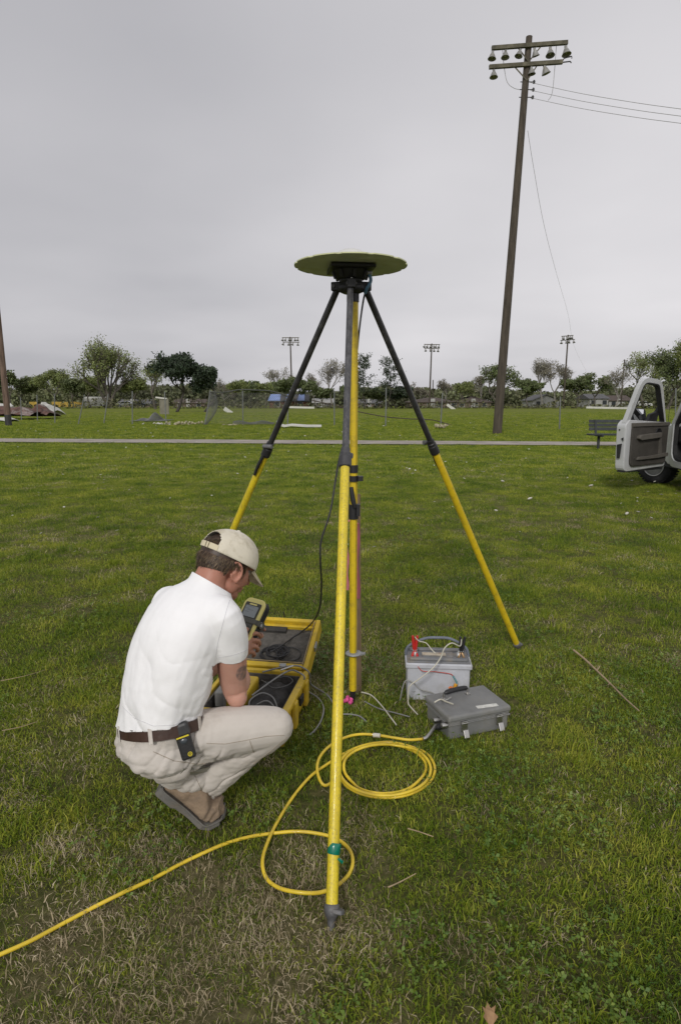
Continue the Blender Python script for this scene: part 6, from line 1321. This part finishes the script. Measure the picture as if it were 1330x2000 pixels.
crs = P(392, 1425, 1.86); dd = np.linalg.norm(V - np.array(crs), axis=1); d_ += .007 * np.sin((V[:, 0] - crs.x) * 230 + soft * 1.5) * np.exp(-(dd / .06) ** 2)
wst = np.clip(((V - np.array(WS)) @ np.array(TT) + .03) / .03, 0, 1); V = V + Nn_ * (d_ * (1 - .85 * wst))[:, None]
tro_m = mat('pale khaki cotton', (.56, .52, .475), .92, .05, 5, .2, 380, sheen=.15, dirt=(.30, .25, .19), dirt_scale=7, dirt_amt=.3)
hemn = (ANR - KNR).normalized()
tro = cut(V, F, [(ANR - hemn * .012, hemn + Vector((.25, 0, -.25)), lambda c: (c - ANR).dot(hemn) > -.07 and ((c - ANR) - hemn * (c - ANR).dot(hemn)).length < .10)], 'trousers', tro_m, .003)
def on_surface(o, p, d):   # drop a point along d onto a finished garment
    Wi = WM[o.parent.name].inverted(); 
    ok, h, n, _ = o.ray_cast(Wi @ Vector(p), (Wi.to_3x3() @ Vector(d)).normalized(), depsgraph=bpy.context.evaluated_depsgraph_get()); return (WM[o.parent.name] @ h, n) if ok else (None, None)
bpy.context.view_layer.update()
eye = Vector((0, 0, EYE))
def seam(pts, r_, m, name='seam', parent=None, lift=.001, n=7):
    o = []
    for a, b in pts:
        h, nn = on_surface(tro, eye, ray(a, b))
        if h: o.append(h + nn * lift)
    if len(o) > 1: MB().tube(spline(o, n), r_, 6).build(name, m, parent or tro)
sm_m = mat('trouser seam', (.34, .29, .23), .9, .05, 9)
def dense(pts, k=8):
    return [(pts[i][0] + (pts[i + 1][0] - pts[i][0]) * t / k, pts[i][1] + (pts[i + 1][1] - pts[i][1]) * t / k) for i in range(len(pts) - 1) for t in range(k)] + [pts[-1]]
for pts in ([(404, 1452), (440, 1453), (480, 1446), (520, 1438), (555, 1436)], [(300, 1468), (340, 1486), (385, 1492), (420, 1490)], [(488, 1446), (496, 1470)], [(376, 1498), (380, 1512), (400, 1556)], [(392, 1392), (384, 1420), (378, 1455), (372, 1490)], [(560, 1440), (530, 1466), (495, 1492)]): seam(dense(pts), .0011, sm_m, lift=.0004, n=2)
h, nn = on_surface(tro, eye, ray(385, 1503))
if h:
    hh = [on_surface(tro, eye, ray(a, b))[0] for a, b in ((352, 1510), (358, 1500), (384, 1501), (408, 1494), (412, 1497), (404, 1506), (380, 1513))]
    if all(hh): MB().slab([q + nn * .0015 for q in hh], nn, .0015).build('pocket_flap', mat('greyish pocket flap', (.36, .35, .31), .9, .06, 8), tro)
tro_keep = tro; tro = shirt_o; ssm = mat('shirt seam', (.55, .55, .57), .9, .03, 9)
bpy.context.view_layer.update()
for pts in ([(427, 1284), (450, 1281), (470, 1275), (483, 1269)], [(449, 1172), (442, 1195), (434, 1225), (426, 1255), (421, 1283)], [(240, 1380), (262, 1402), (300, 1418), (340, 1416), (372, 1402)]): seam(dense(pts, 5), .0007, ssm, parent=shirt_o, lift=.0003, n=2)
tro = tro_keep
# belt, loops, phone holster
belt_m = mat('brown leather belt', (.055, .028, .020), .5, .2, 14, .15, 60)
def belt_ring(k0, h0, h1, th_): 
    rs = []
    for t in np.linspace(0, 2 * pi, 57): 
        c0 = ell_ring(WS, PR, FR, 1, 1, 2)[0]; ct, s_t = math.cos(t), math.sin(t); e = 2 / 2.3; dv = PR2 * .1525 * math.copysign(abs(ct) ** e, ct) + FRW * .1185 * math.copysign(abs(s_t) ** e, s_t); nn2 = dv.normalized()
        c = WS + TTW * -.012 + dv; rs.append([c + TTW * h0, c + nn2 * th_ + TTW * h0, c + nn2 * th_ + TTW * h1, c + TTW * h1])
    return rs
belt = MB().rings(belt_ring(0, -.018, .018, .0055), False, False).build('belt', belt_m, man)
def waist_pt(t, out=.0): 
    ct, s_t = math.cos(t), math.sin(t); e = 2 / 2.3; dv = PR2 * .1525 * math.copysign(abs(ct) ** e, ct) + FRW * .1185 * math.copysign(abs(s_t) ** e, s_t); return WS - TTW * .012 + dv + dv.normalized() * out, dv.normalized()
for t in (-.98, -1.9, -2.9, .3, 2.2):
    c, n_ = waist_pt(t, .008); tg = TTW.cross(n_).normalized(); MB().box(c, (.013, .004, .050), Matrix((tg, n_, TTW)).transposed()).build('belt_loop', tro_m, tro, bevel=.001)
c, n_ = waist_pt(-.72, .020); hs_ = on_surface(tro, eye, ray(364, 1452)); n_ = (n_ * .6 + Vector((.05, -.9, .35))).normalized(); vdn = (-UPV * .955 + Vector((1, 0, 0)) * .29).normalized(); n_ = (n_ - vdn * n_.dot(vdn)).normalized(); sdv = vdn.cross(n_).normalized(); RH = Matrix((sdv, n_, -vdn)).transposed(); hc = (hs_[0] if hs_[0] else c) + n_ * .016 - vdn * .012
hol = empty('phone_holster', hc, 'black phone holster with yellow trim clipped to the brown belt', 'holster'); hbm = mat('black nylon', (.014, .014, .015), .5, .2, 30, .2, 200)
MB().box(hc + vdn * .012, (.046, .026, .088), RH).build('pouch', hbm, hol, bevel=.006); MB().box(hc - vdn * .040, (.052, .032, .044), RH).build('flap', mat('grey black nylon', (.04, .04, .042), .5, .2, 30), hol, bevel=.009)
ym = mat('yellow print', (.70, .58, .03), .5, .1, 30); MB().box(hc - vdn * .020 + n_ * .0168, (.040, .0012, .0045), RH).build('yellow_stripe', ym, hol)
MB().ellipsoid(hc - vdn * .006 + n_ * .014, (.012, .005, .010), RH).build('snap', mat('blue black snap', (.05, .06, .07), .3, .1, 9, coat=.4), hol)
ec = hc + vdn * .040 + n_ * .0135 - sdv * .007
em = MB(); em.tube([ec + sdv * .0065 * math.cos(a) + vdn * .0065 * math.sin(a) for a in np.linspace(0, 2 * pi, 15)], .0011, 5, cap=False)
for a in (-.7, 0, .7): em.tube([ec + sdv * .004 * math.sin(a) - vdn * .003, ec + sdv * .0055 * math.sin(a) + vdn * .004], .0010, 5)
em.build('emblem', ym, hol)
# boots
boot_m = mat('tan suede boot', (.28, .205, .14), .95, .12, 12, .4, 110, dirt=(.13, .105, .085), dirt_scale=16, dirt_amt=.6); sole_m = mat('grey rubber sole', (.135, .130, .120), .85, .15, 12, .3, 80, dirt=(.16, .13, .09), dirt_scale=18)
def boot(hb, ball, toe, ankle, label=None):
    hb, ball, toe, ankle = (Vector(v) for v in (hb, ball, toe, ankle)); b = MB(); fd = (ball - hb); fh = Vector((fd.x, fd.y, 0)).normalized(); S_ = Vector((fh.y, -fh.x, 0)); f1 = fd.normalized(); n1 = S_.cross(f1).normalized(); n1 = n1 if n1.z > 0 else -n1
    f2 = (toe - ball).normalized(); n2 = S_.cross(f2).normalized(); n2 = n2 if n2.z > 0 else -n2
    def sec(c, n_, w, h, lift=.012): return ell_ring(Vector(c) + n_ * (h / 2 + lift), S_, n_, w / 2, h / 2, 20, 2.6)
    L = fd.length
    b.rings([sec(hb - f1 * .012, n1, .05, .05), sec(hb, n1, .070, .085), sec(hb + f1 * L * .3, n1, .074, .105), sec(hb + f1 * L * .6, n1, .080, .092), sec(ball - f1 * .02, (n1 + n2).normalized(), .096, .080), sec(ball + f2 * .025, n2, .100, .068), sec(ball + f2 * .06, n2, .092, .060), sec(toe - f2 * .008, n2, .060, .046), sec(toe + f2 * .004, n2, .03, .025)])
    cap(b, [hb + f1 * .055 + n1 * .06, (hb + f1 * .06 + n1 * .06).lerp(ankle, .6), ankle], (.044, .046, .046), 18)
    V, F = organic(b, .0042, 5); Nn_ = normals(V, F); soft = nz3(V, np.eye(3), 26, 2, 2); u = (V - np.array(ball)) @ np.array(f1)
    d_ = soft * .0022 + .0028 * np.sin(u * 260 + soft * 2) * np.exp(-((u + .012) / .03) ** 2)
    V = V + Nn_ * d_[:, None]
    me_o = np_mesh('boot', V, F, boot_m, man)
    so = MB(); rs = []
    for (c, n_, w, th) in ((hb - f1 * .022, n1, .052, .036), (hb - f1 * .012, n1, .074, .032), (hb + f1 * .05, n1, .080, .032), (hb + f1 * .062, n1, .080, .024), (hb + f1 * L * .6, n1, .080, .022), (ball - f1 * .02, n1, .100, .022), (ball + f2 * .02, n2, .106, .020), (ball + f2 * .06, n2, .098, .018), (toe - f2 * .01, n2, .074, .018), (toe + f2 * .010, n2, .04, .016)):
        tpz = .018; c = Vector(c); rs.append([c + S_ * w / 2 + n_ * tpz, c - S_ * w / 2 + n_ * tpz, c - S_ * w / 2 + n_ * (tpz - th), c + S_ * w / 2 + n_ * (tpz - th)])
    so.rings(rs, True, False); sole = so.build('sole', sole_m, me_o, bevel=.003)
    wl = []
    for (c, n_, w) in ((hb - f1 * .016, n1, .05), (hb, n1, .078), (hb + f1 * L * .5, n1, .080), (ball - f1 * .02, n1, .100), (ball + f2 * .02, n2, .106), (ball + f2 * .06, n2, .096), (toe, n2, .055)): wl.append((Vector(c) + n_ * .019, w))
    ptsw = [c + S_ * w / 2 for c, w in wl] + [c - S_ * w / 2 for c, w in wl[::-1]]; MB().tube(spline(ptsw + [ptsw[0]], 4), .003, 6, cap=False).build('welt', sole_m, me_o)
    return me_o
BALL = G(404, 1607, .012); TOE = G(436, 1594, .012); HB = P(322, 1543, 1.965)
boot(HB, BALL, TOE, ANR)
bl0 = Vector((ANL.x - .005, ANL.y - .04, .03)); boot(bl0, bl0 + Vector((.09, .17, -.012)), bl0 + Vector((.13, .25, -.012)), ANL)
# handheld controller
DC = P(483, 1217, 2.345); LV = (PF * .62 + ZU * .78).normalized(); NV_ = PR.cross(LV).normalized(); NV_ = NV_ if NV_.dot(PF) < 0 else -NV_; RD = Matrix((PR, LV, NV_)).transposed()
def dk_(x, l, n): return DC + PR * x + LV * l + NV_ * n
dv = empty('handheld_controller', DC, 'yellow handheld survey controller with grey screen held by the crouching person', 'controller')
y2 = mat('pale yellow plastic', (.74, .66, .22), .4, .05, 9, coat=.2)
ol = rounded([(-.053, -.10), (.053, -.10), (.055, .085), (.040, .104), (-.040, .104), (-.055, .085)], .012, 3)
MB().slab([dk_(a, b, -.004) for a, b in ol], NV_, .014).build('front_shell', y2, dv, bevel=.004); MB().slab([dk_(a * .97, b * .98, -.036) for a, b in ol], NV_, .032).build('back_shell', bkp, dv, bevel=.006)
fc = rounded([(-.042, -.092), (.042, -.092), (.043, .084), (-.043, .084)], .006, 3); MB().slab([dk_(a, b, .0102) for a, b in fc], NV_, .0015).build('face_plate', mat('dark olive keypad', (.045, .045, .035), .5, .1, 9), dv)
MB().slab([dk_(a, b, .0112) for a, b in rounded([(-.034, .024), (.034, .024), (.034, .070), (-.034, .070)], .003, 3)], NV_, .002).build('screen', mat('grey lcd screen', (.27, .30, .31), .25, .04, 9), dv)
for k in range(9): MB().box(dk_(-.004 + .003 * (k % 2) - .008 * (k % 3), .066 - .0045 * k, .0134), (.030 - .004 * (k % 3), .0012, .0004), RD).build('screen_text', mat('lcd ink', (.10, .11, .11), .5, .05, 9), dv) if k in (0, 2, 3, 5) else None
MB().box(dk_(0, .077, .0120), (.040, .006, .0008), RD).build('badge', y2, dv)
MB().box(dk_(0, .010, .012), (.112, .020, .006), RD).build('hand_strap', mat('olive grey strap', (.10, .10, .085), .7, .1, 20), dv, bevel=.003); MB().box(dk_(.056, .010, -.014), (.006, .022, .05), RD).build('strap_side', mat('olive grey strap', 0), dv, bevel=.002)
km = mat('dark keys', (.085, .085, .08), .5, .1, 20)
for a in range(6):
    for b in range(7): MB().box(dk_(-.034 + a * .0136, -.008 - b * .0122, .0125), (.0095, .0078, .003), RD).build('key', km, dv)
MB().tube([dk_(.050, .02, -.02), dk_(.064, .0, -.015)], .006, 8).build('side_plug', galv, dv)
for nm, a, b in (('R upper arm', SHR, ELR), ('R fore', ELR, WRR), ('L upper', SHL, ELL), ('L fore', ELL, WRL), ('thigh', HPR, KNR), ('shin', KNR, ANR), ('torso', A0, N0), ('neck-head', N0, HC)): print(nm, round((a - b).length, 3))
HARD.append((-.50, 2.02, .10, .05, .2))
plant_lawn()
